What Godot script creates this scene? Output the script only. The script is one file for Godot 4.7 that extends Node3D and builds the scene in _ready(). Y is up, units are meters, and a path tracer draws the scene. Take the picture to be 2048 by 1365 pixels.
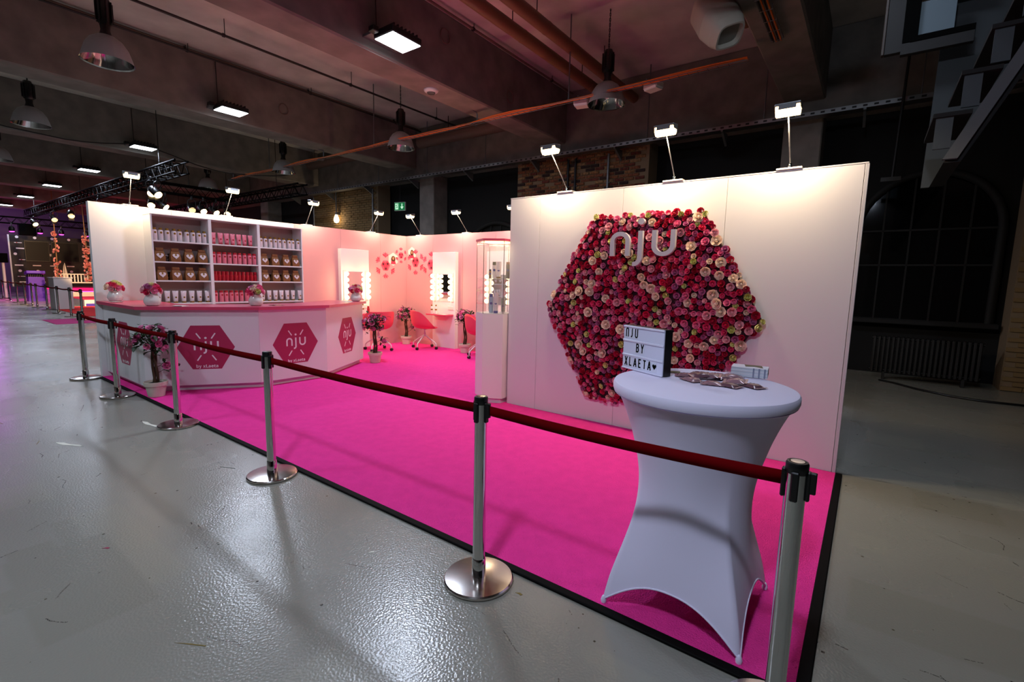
extends Node3D

const EXPOSURE := 1.0
const FLOOD := 15.0
const FLOOD_A := 0.12
const FLOOD_B := 1.15
const FLOOD_C := 0.5
const ARM := 1.8
const BULB := 0.06
const STAGE := 80.0
const ORD := ["first", "second", "third", "fourth", "fifth", "sixth", "seventh", "eighth", "ninth", "tenth", "eleventh", "twelfth"]
var cnt := {}
var mats := {}
var smooth := 1
var rng := RandomNumberGenerator.new()
var prims := {}

# ---------------------------------------------------------------- helpers
func mat(key: String, c: Color, rough := 0.6, metal := 0.0, o := {}) -> StandardMaterial3D:
	if mats.has(key):
		return mats[key]
	var m := StandardMaterial3D.new()
	m.resource_name = key
	m.albedo_color = c
	m.roughness = rough
	m.metallic = metal
	for k in o:
		m.set(k, o[k])
	mats[key] = m
	return m

func glow(key: String, c: Color, e: float) -> StandardMaterial3D:
	return mat(key, c, 0.5, 0.0, {"emission_enabled": true, "emission": c, "emission_energy_multiplier": e})

func noise_tex(freq: float, seed_: int, lo: float, hi: float, size := 512, normal := false, strength := 1.0, octaves := 4) -> NoiseTexture2D:
	var n := FastNoiseLite.new()
	n.seed = seed_
	n.frequency = freq
	n.fractal_octaves = octaves
	var t := NoiseTexture2D.new()
	t.width = size
	t.height = size
	t.seamless = true
	t.noise = n
	if normal:
		t.as_normal_map = true
		t.bump_strength = strength
	else:
		var g := Gradient.new()
		g.set_color(0, Color(lo, lo, lo))
		g.set_color(1, Color(hi, hi, hi))
		t.color_ramp = g
	return t

func place(o: Node, called: String, parent: Node) -> Node:
	var k := "%d/%s" % [parent.get_instance_id(), called]
	var n: int = cnt.get(k, 0)
	cnt[k] = n + 1
	o.name = called if n == 0 else "%s_%03d" % [called, n]
	parent.add_child(o, true)
	return o

func obj(called: String, shape, m: Material, parent: Node = self, xf := Transform3D.IDENTITY) -> MeshInstance3D:
	var o := MeshInstance3D.new()
	o.mesh = done(shape) if shape is SurfaceTool else shape
	o.material_override = m
	o.transform = xf
	place(o, called, parent)
	return o

func done(st: SurfaceTool) -> ArrayMesh:
	st.generate_normals()
	return st.commit()

func tag(o: Node, label: String, category: String, group := "", kind := "") -> Node:
	o.set_meta("label", label)
	if category != "":
		o.set_meta("category", category)
	if group != "":
		o.set_meta("group", group)
	if kind != "":
		o.set_meta("kind", kind)
	return o

func thing(called: String, label: String, category: String, at := Vector3.ZERO, turn := 0.0, group := "") -> Node3D:
	var o := Node3D.new()
	place(o, called, self)
	o.position = at
	o.rotation.y = turn
	tag(o, label, category, group)
	return o

func struct(called: String, shape, m: Material, label := "", parent: Node = self) -> MeshInstance3D:
	var o := obj(called, shape, m, parent)
	if parent == self:
		o.set_meta("kind", "structure")
		if label != "":
			o.set_meta("label", label)
	return o

func dup(src: Node3D, called: String, at: Vector3, turn: float, label: String, group := "") -> Node3D:
	var r: Node3D = src.duplicate()
	place(r, called, self)
	r.position = at
	r.rotation = Vector3(0, turn, 0)
	r.set_meta("label", label)
	if group != "":
		r.set_meta("group", group)
	return r

func S() -> SurfaceTool:
	var st := SurfaceTool.new()
	st.begin(Mesh.PRIMITIVE_TRIANGLES)
	st.set_smooth_group(-1)
	return st

func tri(st: SurfaceTool, a: Vector3, b: Vector3, c: Vector3) -> void:
	if (b - a).cross(c - a).length_squared() < 1e-16:
		return
	st.add_vertex(a)
	st.add_vertex(c)
	st.add_vertex(b)

func q(st: SurfaceTool, a: Vector3, b: Vector3, c: Vector3, d: Vector3) -> void:
	tri(st, a, b, c)
	tri(st, a, c, d)

func qo(st: SurfaceTool, a: Vector3, b: Vector3, c: Vector3, d: Vector3, ctr: Vector3) -> void:
	if (b - a).cross(c - a).dot((a + b + c + d) / 4.0 - ctr) < 0.0:
		q(st, a, d, c, b)
	else:
		q(st, a, b, c, d)

func bx(st: SurfaceTool, c: Vector3, s: Vector3, bev := 0.0, b := Basis.IDENTITY) -> SurfaceTool:
	var h := s / 2.0
	st.set_smooth_group(-1)
	var v := func(axis: int, sg: Vector3) -> Vector3:
		var p := h
		for k in 3:
			if k != axis:
				p[k] -= bev
		return c + b * (p * sg)
	for a in 3:
		var u := (a + 1) % 3
		var w := (a + 2) % 3
		for s1 in [-1.0, 1.0]:
			var f := []
			for pr in [[-1.0, -1.0], [1.0, -1.0], [1.0, 1.0], [-1.0, 1.0]]:
				var sg := Vector3()
				sg[a] = s1
				sg[u] = pr[0]
				sg[w] = pr[1]
				f.append(v.call(a, sg))
			qo(st, f[0], f[1], f[2], f[3], c)
		if bev > 0.0:
			for s1 in [-1.0, 1.0]:
				for s2 in [-1.0, 1.0]:
					var e := []
					for k in 4:
						var sg := Vector3()
						sg[a] = [-1.0, 1.0, 1.0, -1.0][k]
						sg[u] = s1
						sg[w] = s2
						e.append(v.call(u if k < 2 else w, sg))
					qo(st, e[0], e[1], e[2], e[3], c)
	if bev > 0.0:
		for s1 in [-1.0, 1.0]:
			for s2 in [-1.0, 1.0]:
				for s3 in [-1.0, 1.0]:
					var sg := Vector3(s1, s2, s3)
					var p0: Vector3 = v.call(0, sg)
					var p1: Vector3 = v.call(1, sg)
					var p2: Vector3 = v.call(2, sg)
					if (p1 - p0).cross(p2 - p0).dot(p0 - c) < 0.0:
						tri(st, p0, p2, p1)
					else:
						tri(st, p0, p1, p2)
	return st

func B(s: Vector3, bev := 0.0, c := Vector3.ZERO) -> ArrayMesh:
	var key := "b%v%f%v" % [s, bev, c]
	if not prims.has(key):
		prims[key] = done(bx(S(), c, s, bev))
	return prims[key]

func tube(st: SurfaceTool, pts: Array, r, sides := 8, cap := true) -> SurfaceTool:
	smooth += 1
	st.set_smooth_group(smooth)
	var rings := []
	var up := Vector3.UP
	for i in pts.size():
		var d: Vector3 = (pts[mini(i + 1, pts.size() - 1)] - pts[maxi(i - 1, 0)]).normalized()
		if i == 0:
			up = Vector3.UP if absf(d.y) < 0.9 else Vector3.RIGHT
		var x := up.cross(d).normalized()
		var y := d.cross(x).normalized()
		up = y
		var ring := []
		var rr: float = r[i] if r is Array else r
		for k in sides:
			var a := TAU * k / sides
			ring.append(pts[i] + (x * cos(a) + y * sin(a)) * rr)
		rings.append(ring)
	for i in rings.size() - 1:
		for k in sides:
			var n := (k + 1) % sides
			q(st, rings[i][k], rings[i][n], rings[i + 1][n], rings[i + 1][k])
	if cap:
		st.set_smooth_group(-1)
		for k in range(1, sides - 1):
			tri(st, rings[0][0], rings[0][k + 1], rings[0][k])
			tri(st, rings[-1][0], rings[-1][k], rings[-1][k + 1])
	st.set_smooth_group(-1)
	return st

func lathe(st: SurfaceTool, prof: Array, seg := 24, xf := Transform3D.IDENTITY) -> SurfaceTool:
	smooth += 1
	st.set_smooth_group(smooth)
	for i in prof.size() - 1:
		var p: Vector2 = prof[i]
		var n: Vector2 = prof[i + 1]
		if i > 0 and absf((p - prof[i - 1]).angle_to(n - p)) > 0.6:
			smooth += 1
			st.set_smooth_group(smooth)
		for k in seg:
			var a := TAU * k / seg
			var b := TAU * (k + 1) / seg
			var A := xf * Vector3(p.x * cos(a), p.y, -p.x * sin(a))
			var Bv := xf * Vector3(p.x * cos(b), p.y, -p.x * sin(b))
			var C := xf * Vector3(n.x * cos(b), n.y, -n.x * sin(b))
			var D := xf * Vector3(n.x * cos(a), n.y, -n.x * sin(a))
			q(st, A, Bv, C, D)
	st.set_smooth_group(-1)
	return st

func L(prof: Array, seg := 24) -> ArrayMesh:
	return done(lathe(S(), prof, seg))

func cyl(r: float, h: float, seg := 20, y0 := 0.0) -> Array:
	return [Vector2(0, y0), Vector2(r, y0), Vector2(r, y0 + h), Vector2(0, y0 + h)]

func prism(st: SurfaceTool, poly: PackedVector2Array, z0: float, z1: float, xf := Transform3D.IDENTITY) -> SurfaceTool:
	if Geometry2D.is_polygon_clockwise(poly):
		poly.reverse()
	st.set_smooth_group(-1)
	var ix := Geometry2D.triangulate_polygon(poly)
	for i in range(0, ix.size(), 3):
		var t := [poly[ix[i]], poly[ix[i + 1]], poly[ix[i + 2]]]
		if (t[1] - t[0]).cross(t[2] - t[0]) < 0.0:
			t = [t[0], t[2], t[1]]
		tri(st, xf * Vector3(t[0].x, t[0].y, z1), xf * Vector3(t[1].x, t[1].y, z1), xf * Vector3(t[2].x, t[2].y, z1))
		tri(st, xf * Vector3(t[0].x, t[0].y, z0), xf * Vector3(t[2].x, t[2].y, z0), xf * Vector3(t[1].x, t[1].y, z0))
	for i in poly.size():
		var a := poly[i]
		var b := poly[(i + 1) % poly.size()]
		q(st, xf * Vector3(a.x, a.y, z0), xf * Vector3(b.x, b.y, z0), xf * Vector3(b.x, b.y, z1), xf * Vector3(a.x, a.y, z1))
	return st

func stroke(st: SurfaceTool, pts: Array, w: float, z0: float, z1: float, xf := Transform3D.IDENTITY, end := Geometry2D.END_BUTT) -> SurfaceTool:
	for p in Geometry2D.offset_polyline(PackedVector2Array(pts), w / 2.0 * 1000.0 / 1000.0, Geometry2D.JOIN_MITER, end):
		prism(st, p, z0, z1, xf)
	return st

func ngon(n: int, r: float, a0 := 0.0, c := Vector2.ZERO, sx := 1.0) -> PackedVector2Array:
	var o := PackedVector2Array()
	for k in n:
		var a := a0 + TAU * k / n
		o.append(c + Vector2(cos(a) * r * sx, sin(a) * r))
	return o

func arc(c: Vector2, r: float, a0: float, a1: float, n := 10) -> Array:
	var o := []
	for k in n + 1:
		var a := lerpf(a0, a1, float(k) / n)
		o.append(c + Vector2(cos(a), sin(a)) * r)
	return o

func rodmesh(a: Vector3, b: Vector3, r: float, sides := 8) -> ArrayMesh:
	return done(tube(S(), [a, b], r, sides))

# a basis whose -z looks along d
func look(d: Vector3) -> Basis:
	return Basis.looking_at(d, Vector3.UP if absf(d.normalized().y) < 0.95 else Vector3.RIGHT)

# the three glyphs of the lettering, x height 1, as separate meshes
func glyph(st: SurfaceTool, which: String, z0: float, z1: float, xf: Transform3D, w := 0.18) -> SurfaceTool:
	# strokes are scaled up so that the integer grid of the offsetter does not show
	var k := 100.0
	var x2 := xf * Transform3D(Basis.from_scale(Vector3(1.0 / k, 1.0 / k, 1.0)), Vector3.ZERO)
	var sc := func(a: Array) -> Array: return a.map(func(p): return p * k)
	match which:
		"n":
			stroke(st, sc.call([Vector2(0.09, 0)] + arc(Vector2(0.4, 0.6), 0.31, PI, 0.0, 14) + [Vector2(0.71, 0)]), w * k, z0, z1, x2)
		"j":
			stroke(st, sc.call([Vector2(1.2, 1.0)] + arc(Vector2(0.97, -0.1), 0.23, 0.0, -PI * 0.55, 8)), w * k, z0, z1, x2)
			prism(st, ngon(20, 12.5, 0.0, Vector2(120, 137)), z0, z1, x2)
		"u":
			stroke(st, sc.call([Vector2(1.72, 1.0)] + arc(Vector2(2.06, 0.4), 0.34, PI, TAU, 14) + [Vector2(2.4, 1.0)]), w * k, z0, z1, x2)
	return st

func light_omni(parent: Node, at: Vector3, c: Color, e: float, size: float, called := "bulb_light") -> void:
	var l := OmniLight3D.new()
	l.light_color = c
	l.light_energy = e
	l.light_size = size
	l.omni_range = 40.0
	l.omni_attenuation = 2.0
	l.shadow_enabled = true
	l.position = at
	place(l, called, parent)

func light_spot(parent: Node, at: Vector3, d: Vector3, c: Color, e: float, ang: float, size: float, soft := 0.6, called := "flood_light") -> void:
	var l := SpotLight3D.new()
	l.light_color = c
	l.light_energy = e
	l.light_size = size
	l.spot_range = 60.0
	l.spot_attenuation = 2.0
	l.spot_angle = ang
	l.spot_angle_attenuation = soft
	l.shadow_enabled = true
	l.transform = Transform3D(look(d), at)
	place(l, called, parent)

func light_area(parent: Node, at: Vector3, d: Vector3, size: Vector2, c: Color, e: float, called := "panel_light") -> void:
	var l := AreaLight3D.new()
	l.light_color = c
	l.light_energy = e
	l.area_size = size
	l.set("area_range", 60.0)
	l.set("area_attenuation", 2.0)
	l.shadow_enabled = true
	l.transform = Transform3D(look(d), at)
	place(l, called, parent)

# ---------------------------------------------------------------- the scene
const XL := -8.806
const ZB := -5.781
const ZP := -2.76
const LED := Color(0.86, 0.91, 1.0)
const WARM := Color(1.0, 0.885, 0.73)

func _ready() -> void:
	rng.seed = 11
	set_camera_and_light()
	set_materials()
	build_hall()
	build_booth()
	build_counter()
	build_shelves()
	build_stations()
	build_showcase()
	build_flower_wall()
	build_plants()
	build_barriers()
	build_bar_table()
	build_ceiling_things()
	build_wall_lamps()
	build_dark_side()
	build_stage()
	build_litter()

func set_camera_and_light() -> void:
	var cam := Camera3D.new()
	cam.name = "camera"
	cam.keep_aspect = Camera3D.KEEP_HEIGHT
	cam.fov = 70.913
	cam.near = 0.05
	cam.far = 200.0
	cam.transform = Transform3D(Basis(Vector3.UP, 0.63641) * Basis(Vector3.RIGHT, -0.126735) * Basis(Vector3.BACK, 0.022392), Vector3(0.0416, 1.5385, 1.9155))
	add_child(cam)
	cam.current = true
	var we := WorldEnvironment.new()
	we.name = "world_environment"
	var e := Environment.new()
	e.background_mode = Environment.BG_COLOR
	e.background_color = Color(0.0, 0.0, 0.0)
	e.tonemap_mode = Environment.TONE_MAPPER_LINEAR
	e.tonemap_exposure = EXPOSURE
	e.sdfgi_enabled = true
	e.ssao_enabled = true
	e.ssil_enabled = true
	we.environment = e
	add_child(we)

func set_materials() -> void:
	var fm := mat("painted_floor", Color(0.57, 0.57, 0.525), 0.30, 0.0, {"uv1_triplanar": true, "uv1_world_triplanar": true, "uv1_scale": Vector3(0.16, 0.16, 0.16), "metallic_specular": 0.55})
	fm.albedo_texture = floor_image()
	fm.normal_enabled = true
	fm.normal_texture = noise_tex(0.2, 5, 0, 1, 2048, true, 2.6, 4)
	fm.normal_scale = 0.15
	fm.roughness_texture = noise_tex(0.006, 8, 0.55, 1.25, 512)
	fm.roughness = 0.28
	var cm := mat("pink_felt", Color(0.93, 0.23, 0.60), 0.95, 0.0, {"uv1_triplanar": true, "uv1_world_triplanar": true, "uv1_scale": Vector3(0.7, 0.7, 0.7), "metallic_specular": 0.2})
	cm.albedo_texture = noise_tex(0.02, 3, 0.955, 1.0, 512, false, 1.0, 6)
	cm.normal_enabled = true
	cm.normal_texture = noise_tex(0.3, 4, 0, 1, 512, true, 4.0, 2)
	cm.normal_scale = 0.5
	mat("white_laminate", Color(0.87, 0.865, 0.86), 0.33)
	mat("pink_laminate", Color(0.80, 0.575, 0.59), 0.42)
	mat("white_gloss", Color(0.88, 0.86, 0.86), 0.22)
	mat("pink_gloss", Color(0.78, 0.27, 0.39), 0.3)
	mat("logo_pink", Color(0.65, 0.15, 0.32), 0.4)
	mat("logo_white", Color(0.9, 0.88, 0.88), 0.5)
	mat("chrome", Color(0.83, 0.83, 0.82), 0.08, 1.0)
	mat("satin_chrome", Color(0.80, 0.78, 0.76), 0.16, 1.0)
	mat("black_plastic", Color(0.035, 0.035, 0.037), 0.35)
	mat("black_matt", Color(0.018, 0.018, 0.018), 0.9, 0.0, {"metallic_specular": 0.15})
	mat("belt_red", Color(0.40, 0.02, 0.04), 0.9, 0.0, {"metallic_specular": 0.1})
	mat("truss_black", Color(0.015, 0.014, 0.014), 0.7, 0.0, {"metallic_specular": 0.15})
	mat("grey_metal", Color(0.45, 0.46, 0.47), 0.4, 0.6)
	mat("dark_metal", Color(0.10, 0.10, 0.105), 0.5, 0.3)
	mat("pipe_paint", Color(0.42, 0.33, 0.29), 0.6)
	mat("galvanised", Color(0.55, 0.55, 0.55), 0.38, 0.9)
	mat("white_plastic", Color(0.82, 0.81, 0.79), 0.45)
	mat("gold", Color(0.55, 0.40, 0.12), 0.35, 0.5)
	mat("leaf", Color(0.09, 0.20, 0.06), 0.5, 0.0, {"backlight_enabled": true, "backlight": Color(0.05, 0.1, 0.02)})
	mat("bark", Color(0.26, 0.18, 0.10), 0.9)
	mat("soil", Color(0.08, 0.05, 0.03), 0.95)
	mat("orange_cable", Color(0.86, 0.40, 0.08), 0.5)
	mat("mirror", Color(0.92, 0.92, 0.92), 0.02, 1.0)
	mat("glass", Color(0.9, 0.97, 0.95, 0.07), 0.02, 0.0, {"transparency": BaseMaterial3D.TRANSPARENCY_ALPHA})
	mat("kraft", Color(0.50, 0.31, 0.14), 0.75)
	mat("white_pack", Color(0.84, 0.78, 0.79), 0.45)
	mat("pink_pack", Color(0.86, 0.45, 0.52), 0.45)
	mat("red_pack", Color(0.66, 0.03, 0.13), 0.4)
	var con := mat("painted_concrete", Color(0.50, 0.475, 0.45), 0.75, 0.0, {"uv1_triplanar": true, "uv1_world_triplanar": true, "uv1_scale": Vector3(0.3, 0.3, 0.3)})
	con.albedo_texture = noise_tex(0.012, 21, 0.82, 1.05, 512)
	var slab := mat("ceiling_paint", Color(0.84, 0.80, 0.77), 0.8, 0.0, {"uv1_triplanar": true, "uv1_world_triplanar": true, "uv1_scale": Vector3(0.2, 0.2, 0.2)})
	slab.albedo_texture = noise_tex(0.01, 22, 0.86, 1.03, 512)
	glow("led_panel", Color(0.93, 0.97, 1.0), 7.0)
	glow("halogen", Color(1.0, 0.86, 0.62), 7.0)
	glow("bulb_glass", Color(1.0, 0.88, 0.66), 4.5)
	glow("magenta_lens", Color(1.0, 0.25, 0.9), 6.0)

func floor_image() -> ImageTexture:
	var n := 2048
	var im := Image.create(n, n, false, Image.FORMAT_RGB8)
	im.fill(Color(0.93, 0.93, 0.93))
	var r := RandomNumberGenerator.new()
	r.seed = 4
	for i in 60:   # broad patches where the paint has been rolled again or worn
		var w := r.randi_range(60, 420)
		var h := r.randi_range(20, 160)
		var v := r.randf_range(0.895, 0.965)
		var x := r.randi_range(0, n - w)
		var y := r.randi_range(0, n - h)
		im.fill_rect(Rect2i(x, y, w, h), Color(v, v, v * 0.99))
	for pass_ in 3:   # soften the patches
		im.resize(256, 256, Image.INTERPOLATE_BILINEAR)
		im.resize(n, n, Image.INTERPOLATE_CUBIC)
	for i in 420:   # scuffs and scratches
		var p := Vector2(r.randf() * n, r.randf() * n)
		var a := r.randfn(0.5, 0.5)
		var len_ := int(absf(r.randfn(0.0, 26.0))) + 3
		var v := r.randf_range(0.25, 0.7) if r.randf() < 0.75 else 1.0
		var wd := 1 if r.randf() < 0.8 else 2
		for k in len_:
			a += r.randfn(0.0, 0.06)
			p += Vector2(cos(a), sin(a))
			if r.randf() < 0.25:
				continue
			for d in wd:
				im.set_pixel(posmod(int(p.x), n), posmod(int(p.y) + d, n), Color(v, v * 0.98, v * 0.95))
	for i in 260:   # specks
		var x := r.randi() % n
		var y := r.randi() % n
		var s := r.randi_range(1, 4)
		var v := r.randf_range(0.2, 0.6)
		im.fill_rect(Rect2i(x, y, s, s), Color(v, v * 0.95, v * 0.8))
	return ImageTexture.create_from_image(im)

# ---------------------------------------------------------------- hall
func build_hall() -> void:
	var con: Material = mats.painted_concrete
	struct("floor", bx(S(), Vector3(-19, -0.15, 0.5), Vector3(54, 0.3, 20)), mats.painted_floor, "grey painted concrete hall floor with a worn glossy coat")
	struct("ceiling", bx(S(), Vector3(-19, 6.15, 0.5), Vector3(54, 0.3, 20)), mats.ceiling_paint, "pale ceiling slab between the deep concrete beams")
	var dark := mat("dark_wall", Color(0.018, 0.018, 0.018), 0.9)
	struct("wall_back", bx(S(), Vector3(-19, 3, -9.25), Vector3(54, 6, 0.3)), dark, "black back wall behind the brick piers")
	struct("wall_front", bx(S(), Vector3(-19, 3, 10.35), Vector3(54, 6, 0.3)), con, "grey hall wall behind the viewer")
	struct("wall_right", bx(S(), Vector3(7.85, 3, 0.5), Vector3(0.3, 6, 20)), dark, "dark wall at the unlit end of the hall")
	struct("wall_left", bx(S(), Vector3(-45.85, 3, 0.5), Vector3(0.3, 6, 20)), mat("far_wall", Color(0.42, 0.40, 0.43), 0.8), "far grey wall behind the stage")
	# beams along z
	for k in range(-6, 3):
		var x := -6.485 + 5.27 * k
		struct("ceiling_beam", bx(S(), Vector3(x, 5.42, 0.75), Vector3(0.64, 1.18, 18.5), 0.025), con, "deep concrete ceiling beam running to the back wall")
	struct("wall_lintel", bx(S(), Vector3(-19, 5.3, -8.8), Vector3(54, 1.38, 0.6)), con, "grey concrete lintel above the back windows")
	# concrete columns in the back wall, and dark openings between the piers
	for x in [-11.0, -1.21, -20.85]:
		struct("column", bx(S(), Vector3(x, 2.305, -8.8), Vector3(0.62, 4.61, 0.6), 0.02), con, "plain grey concrete column in the back wall")
	brick_pier(-5.83, 3.52, 3.3, true, "weathered brick pier rising behind the flower wall panel")
	brick_pier(-15.2, 3.8, 2.4, false, "dim brick pier with a bulkhead lamp behind the pink wall")
	brick_pier(3.1, 2.6, 0.0, false, "unlit brick pier at the dark end of the back wall")
	# arched windows: dark panes in a steel arch
	arched_window("window_1", -8.7, 1.25, 1.9, 2.2, "arched dark window between brick pier and concrete column")
	arched_window("window_2", -12.35, 0.95, 1.7, 2.0, "small arched dark window left of the pale column")
	arched_window("window_3", 0.7, 0.95, 2.55, 1.0, "tall dark window above the radiator in the unlit corner")

func brick_pier(x: float, w: float, from_y: float, single: bool, label: String) -> void:
	var m := mat("mortar", Color(0.46, 0.39, 0.30), 0.95)
	var pier := struct("brick_pillar", bx(S(), Vector3(x, 2.305, -8.76), Vector3(w, 4.61, 0.5)), m, label)
	var reds := []
	for i in 6:
		var c: Color = [Color(0.50, 0.28, 0.17), Color(0.56, 0.38, 0.22), Color(0.42, 0.19, 0.13), Color(0.60, 0.46, 0.30), Color(0.52, 0.32, 0.19), Color(0.20, 0.11, 0.09)][i]
		var bm := mat("brick_%d" % i, c, 0.9, 0.0, {"uv1_triplanar": true, "uv1_world_triplanar": true, "uv1_scale": Vector3(2, 2, 2)})
		if bm.albedo_texture == null:
			bm.albedo_texture = noise_tex(0.03, 31, 0.6, 1.15, 256)
		reds.append(bm)
	var st := S()
	var any := false
	var shapes := []
	for i in 6:
		shapes.append(B(Vector3(0.235 - 0.006 * i, 0.062 - 0.001 * (i % 3), 0.03 + 0.004 * i), 0.006))
	var row := 0
	var y := 0.04
	while y < 4.57:
		var bx_ := x - w / 2.0 + (0.125 if row % 2 == 0 else 0.245)
		while bx_ < x + w / 2.0 - 0.11:
			if single and y >= from_y:
				var i := rng.randi() % 6
				var worn := rng.randf() < 0.05
				if not worn:
					var b := obj("brick", shapes[rng.randi() % 6], reds[i], pier, Transform3D(Basis(Vector3.BACK, rng.randfn(0, 0.008)), Vector3(bx_ + rng.randfn(0, 0.004), y, -8.505 + rng.randfn(0, 0.004))))
					b.cast_shadow = GeometryInstance3D.SHADOW_CASTING_SETTING_ON
			elif y > from_y - (0.6 if single else 0.0):
				bx(st, Vector3(bx_ + rng.randfn(0, 0.004), y, -8.505 + rng.randfn(0, 0.004)), Vector3(0.232, 0.061, 0.04))
				any = true
			bx_ += 0.247
		y += 0.076
		row += 1
	if any:
		var o := obj("brickwork", st, reds[1] if single else mat("dim_brick", Color(0.46, 0.37, 0.23), 0.9), pier)
		o.set_meta("kind", "stuff")

func arched_window(called: String, x: float, hw: float, ys: float, y0: float, label: String) -> void:
	# hw half width, ys springing height, y0 sill
	var pane := mat("dark_glass", Color(0.02, 0.022, 0.025), 0.05)
	var steel := mat("window_steel", Color(0.014, 0.014, 0.015), 0.8)
	var outer := PackedVector2Array([Vector2(-hw, y0), Vector2(hw, y0)])
	outer.append_array(PackedVector2Array(arc(Vector2(0, ys), hw, 0, PI, 20)))
	var w := struct(called, prism(S(), outer, -9.09, -9.06, Transform3D(Basis(), Vector3(x, 0, 0))), pane, label)
	var ring := []
	for p in [Vector2(-hw, y0)] + Array(arc(Vector2(0, ys), hw, PI, 0, 20)) + [Vector2(hw, y0)]:
		ring.append(Vector3(x + p.x, p.y, -9.0))
	obj("window_frame", tube(S(), ring, 0.06, 8), steel, w)
	obj("window_sill", bx(S(), Vector3(x, y0 - 0.04, -8.95), Vector3(hw * 2 + 0.2, 0.08, 0.26), 0.01), steel, w)
	var n := int(hw * 2 / 0.32)
	for i in range(1, n):
		var px := -hw + hw * 2 * i / n
		obj("muntin", B(Vector3(0.025, 1.0, 0.03)), steel, w, Transform3D(Basis.from_scale(Vector3(1, ys + sqrt(hw * hw - px * px) - y0, 1)), Vector3(x + px, (y0 + ys + sqrt(hw * hw - px * px)) / 2.0, -9.03)))
	for y in [ys - 0.6, ys]:
		if y > y0 + 0.2:
			obj("transom", bx(S(), Vector3(x, y, -9.03), Vector3(hw * 2, 0.03, 0.03)), steel, w)

# ---------------------------------------------------------------- booth walls and carpet
func build_booth() -> void:
	# floor covering with a black edge strip
	var c := thing("carpet", "bright pink felt carpet covering the exhibition stand floor", "carpet")
	var felt := bx(S(), Vector3(-4.425, 0.006, -1.40), Vector3(8.76, 0.012, 2.71))
	bx(felt, Vector3(-6.10, 0.006, -4.275), Vector3(5.41, 0.012, 3.04))
	obj("felt", felt, mats.pink_felt, c)
	var strip := mat("black_strip", Color(0.02, 0.018, 0.016), 0.75, 0.0, {"metallic_specular": 0.25})
	obj("edge_strip", bx(S(), Vector3(-4.41, 0.008, -0.024), Vector3(8.8, 0.016, 0.048), 0.004), strip, c).set_meta("label", "black edge strip along the aisle")
	obj("edge_strip", bx(S(), Vector3(-0.024, 0.008, -1.40), Vector3(0.048, 0.016, 2.70), 0.004), strip, c).set_meta("label", "black edge strip beside the bar table")
	var wl: Material = mats.white_laminate
	var pl: Material = mats.pink_laminate
	# flower wall panel
	var p := thing("exhibition_wall", "white freestanding exhibition wall that carries the rose hexagon", "partition wall", Vector3(-1.765, 0, ZP - 0.035))
	var xs := [-3.476, -3.057, -2.052, -1.062, -0.076]
	for i in 4:
		var x0: float = xs[i] + 0.0015
		var x1: float = xs[i + 1] - 0.0015
		obj("panel", bx(S(), Vector3((x0 + x1) / 2 + 1.765, 1.2475, 0.0), Vector3(x1 - x0, 2.475, 0.07), 0.0015), wl, p)
	obj("end_profile", bx(S(), Vector3(-0.061 + 1.765, 1.2475, 0.0), Vector3(0.026, 2.475, 0.074), 0.002), mat("profile", Color(0.8, 0.8, 0.8), 0.35), p)
	obj("top_rail", bx(S(), Vector3(0.0, 2.4925, 0.0), Vector3(3.425, 0.012, 0.074), 0.002), mats.profile, p)
	# long left wall, white in front and pink behind
	var w := thing("exhibition_wall", "long exhibition wall, white then pink, behind the product shelves", "partition wall", Vector3(XL - 0.045, 0, -2.92))
	var zs := [-0.05, -1.05, -2.05, -3.04, -4.04, -5.04, ZB - 0.09]
	for i in 6:
		var z0: float = zs[i] - 0.0012
		var z1: float = zs[i + 1] + 0.0012
		obj("panel", bx(S(), Vector3(0, 1.25, (z0 + z1) / 2 + 2.92), Vector3(0.09, 2.5, z0 - z1), 0.002), wl if i < 3 else pl, w)
	# pink back wall
	var b := thing("exhibition_wall", "pink exhibition wall at the back with two mirror towers", "partition wall", Vector3(-6.1, 0, ZB - 0.045))
	for i in 6:
		var x0 := XL + 0.9 * i + 0.0012
		var x1 := XL + 0.9 * (i + 1) - 0.0012
		obj("panel", bx(S(), Vector3((x0 + x1) / 2 + 6.1, 1.25, 0), Vector3(x1 - x0, 2.5, 0.09), 0.002), pl, b)
	var sd := thing("exhibition_wall", "pink side wall closing the make-up area behind the showcase", "partition wall", Vector3(-3.36, 0, -4.3))
	for i in 3:
		obj("panel", bx(S(), Vector3(0, 1.25, -1.0 + i * 1.0), Vector3(0.09, 2.5, 0.997), 0.002), pl, sd)
	decals()

func hex_poly(r: float, flat := true) -> PackedVector2Array:
	return ngon(6, r, 0.0 if flat else PI / 6)

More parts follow.
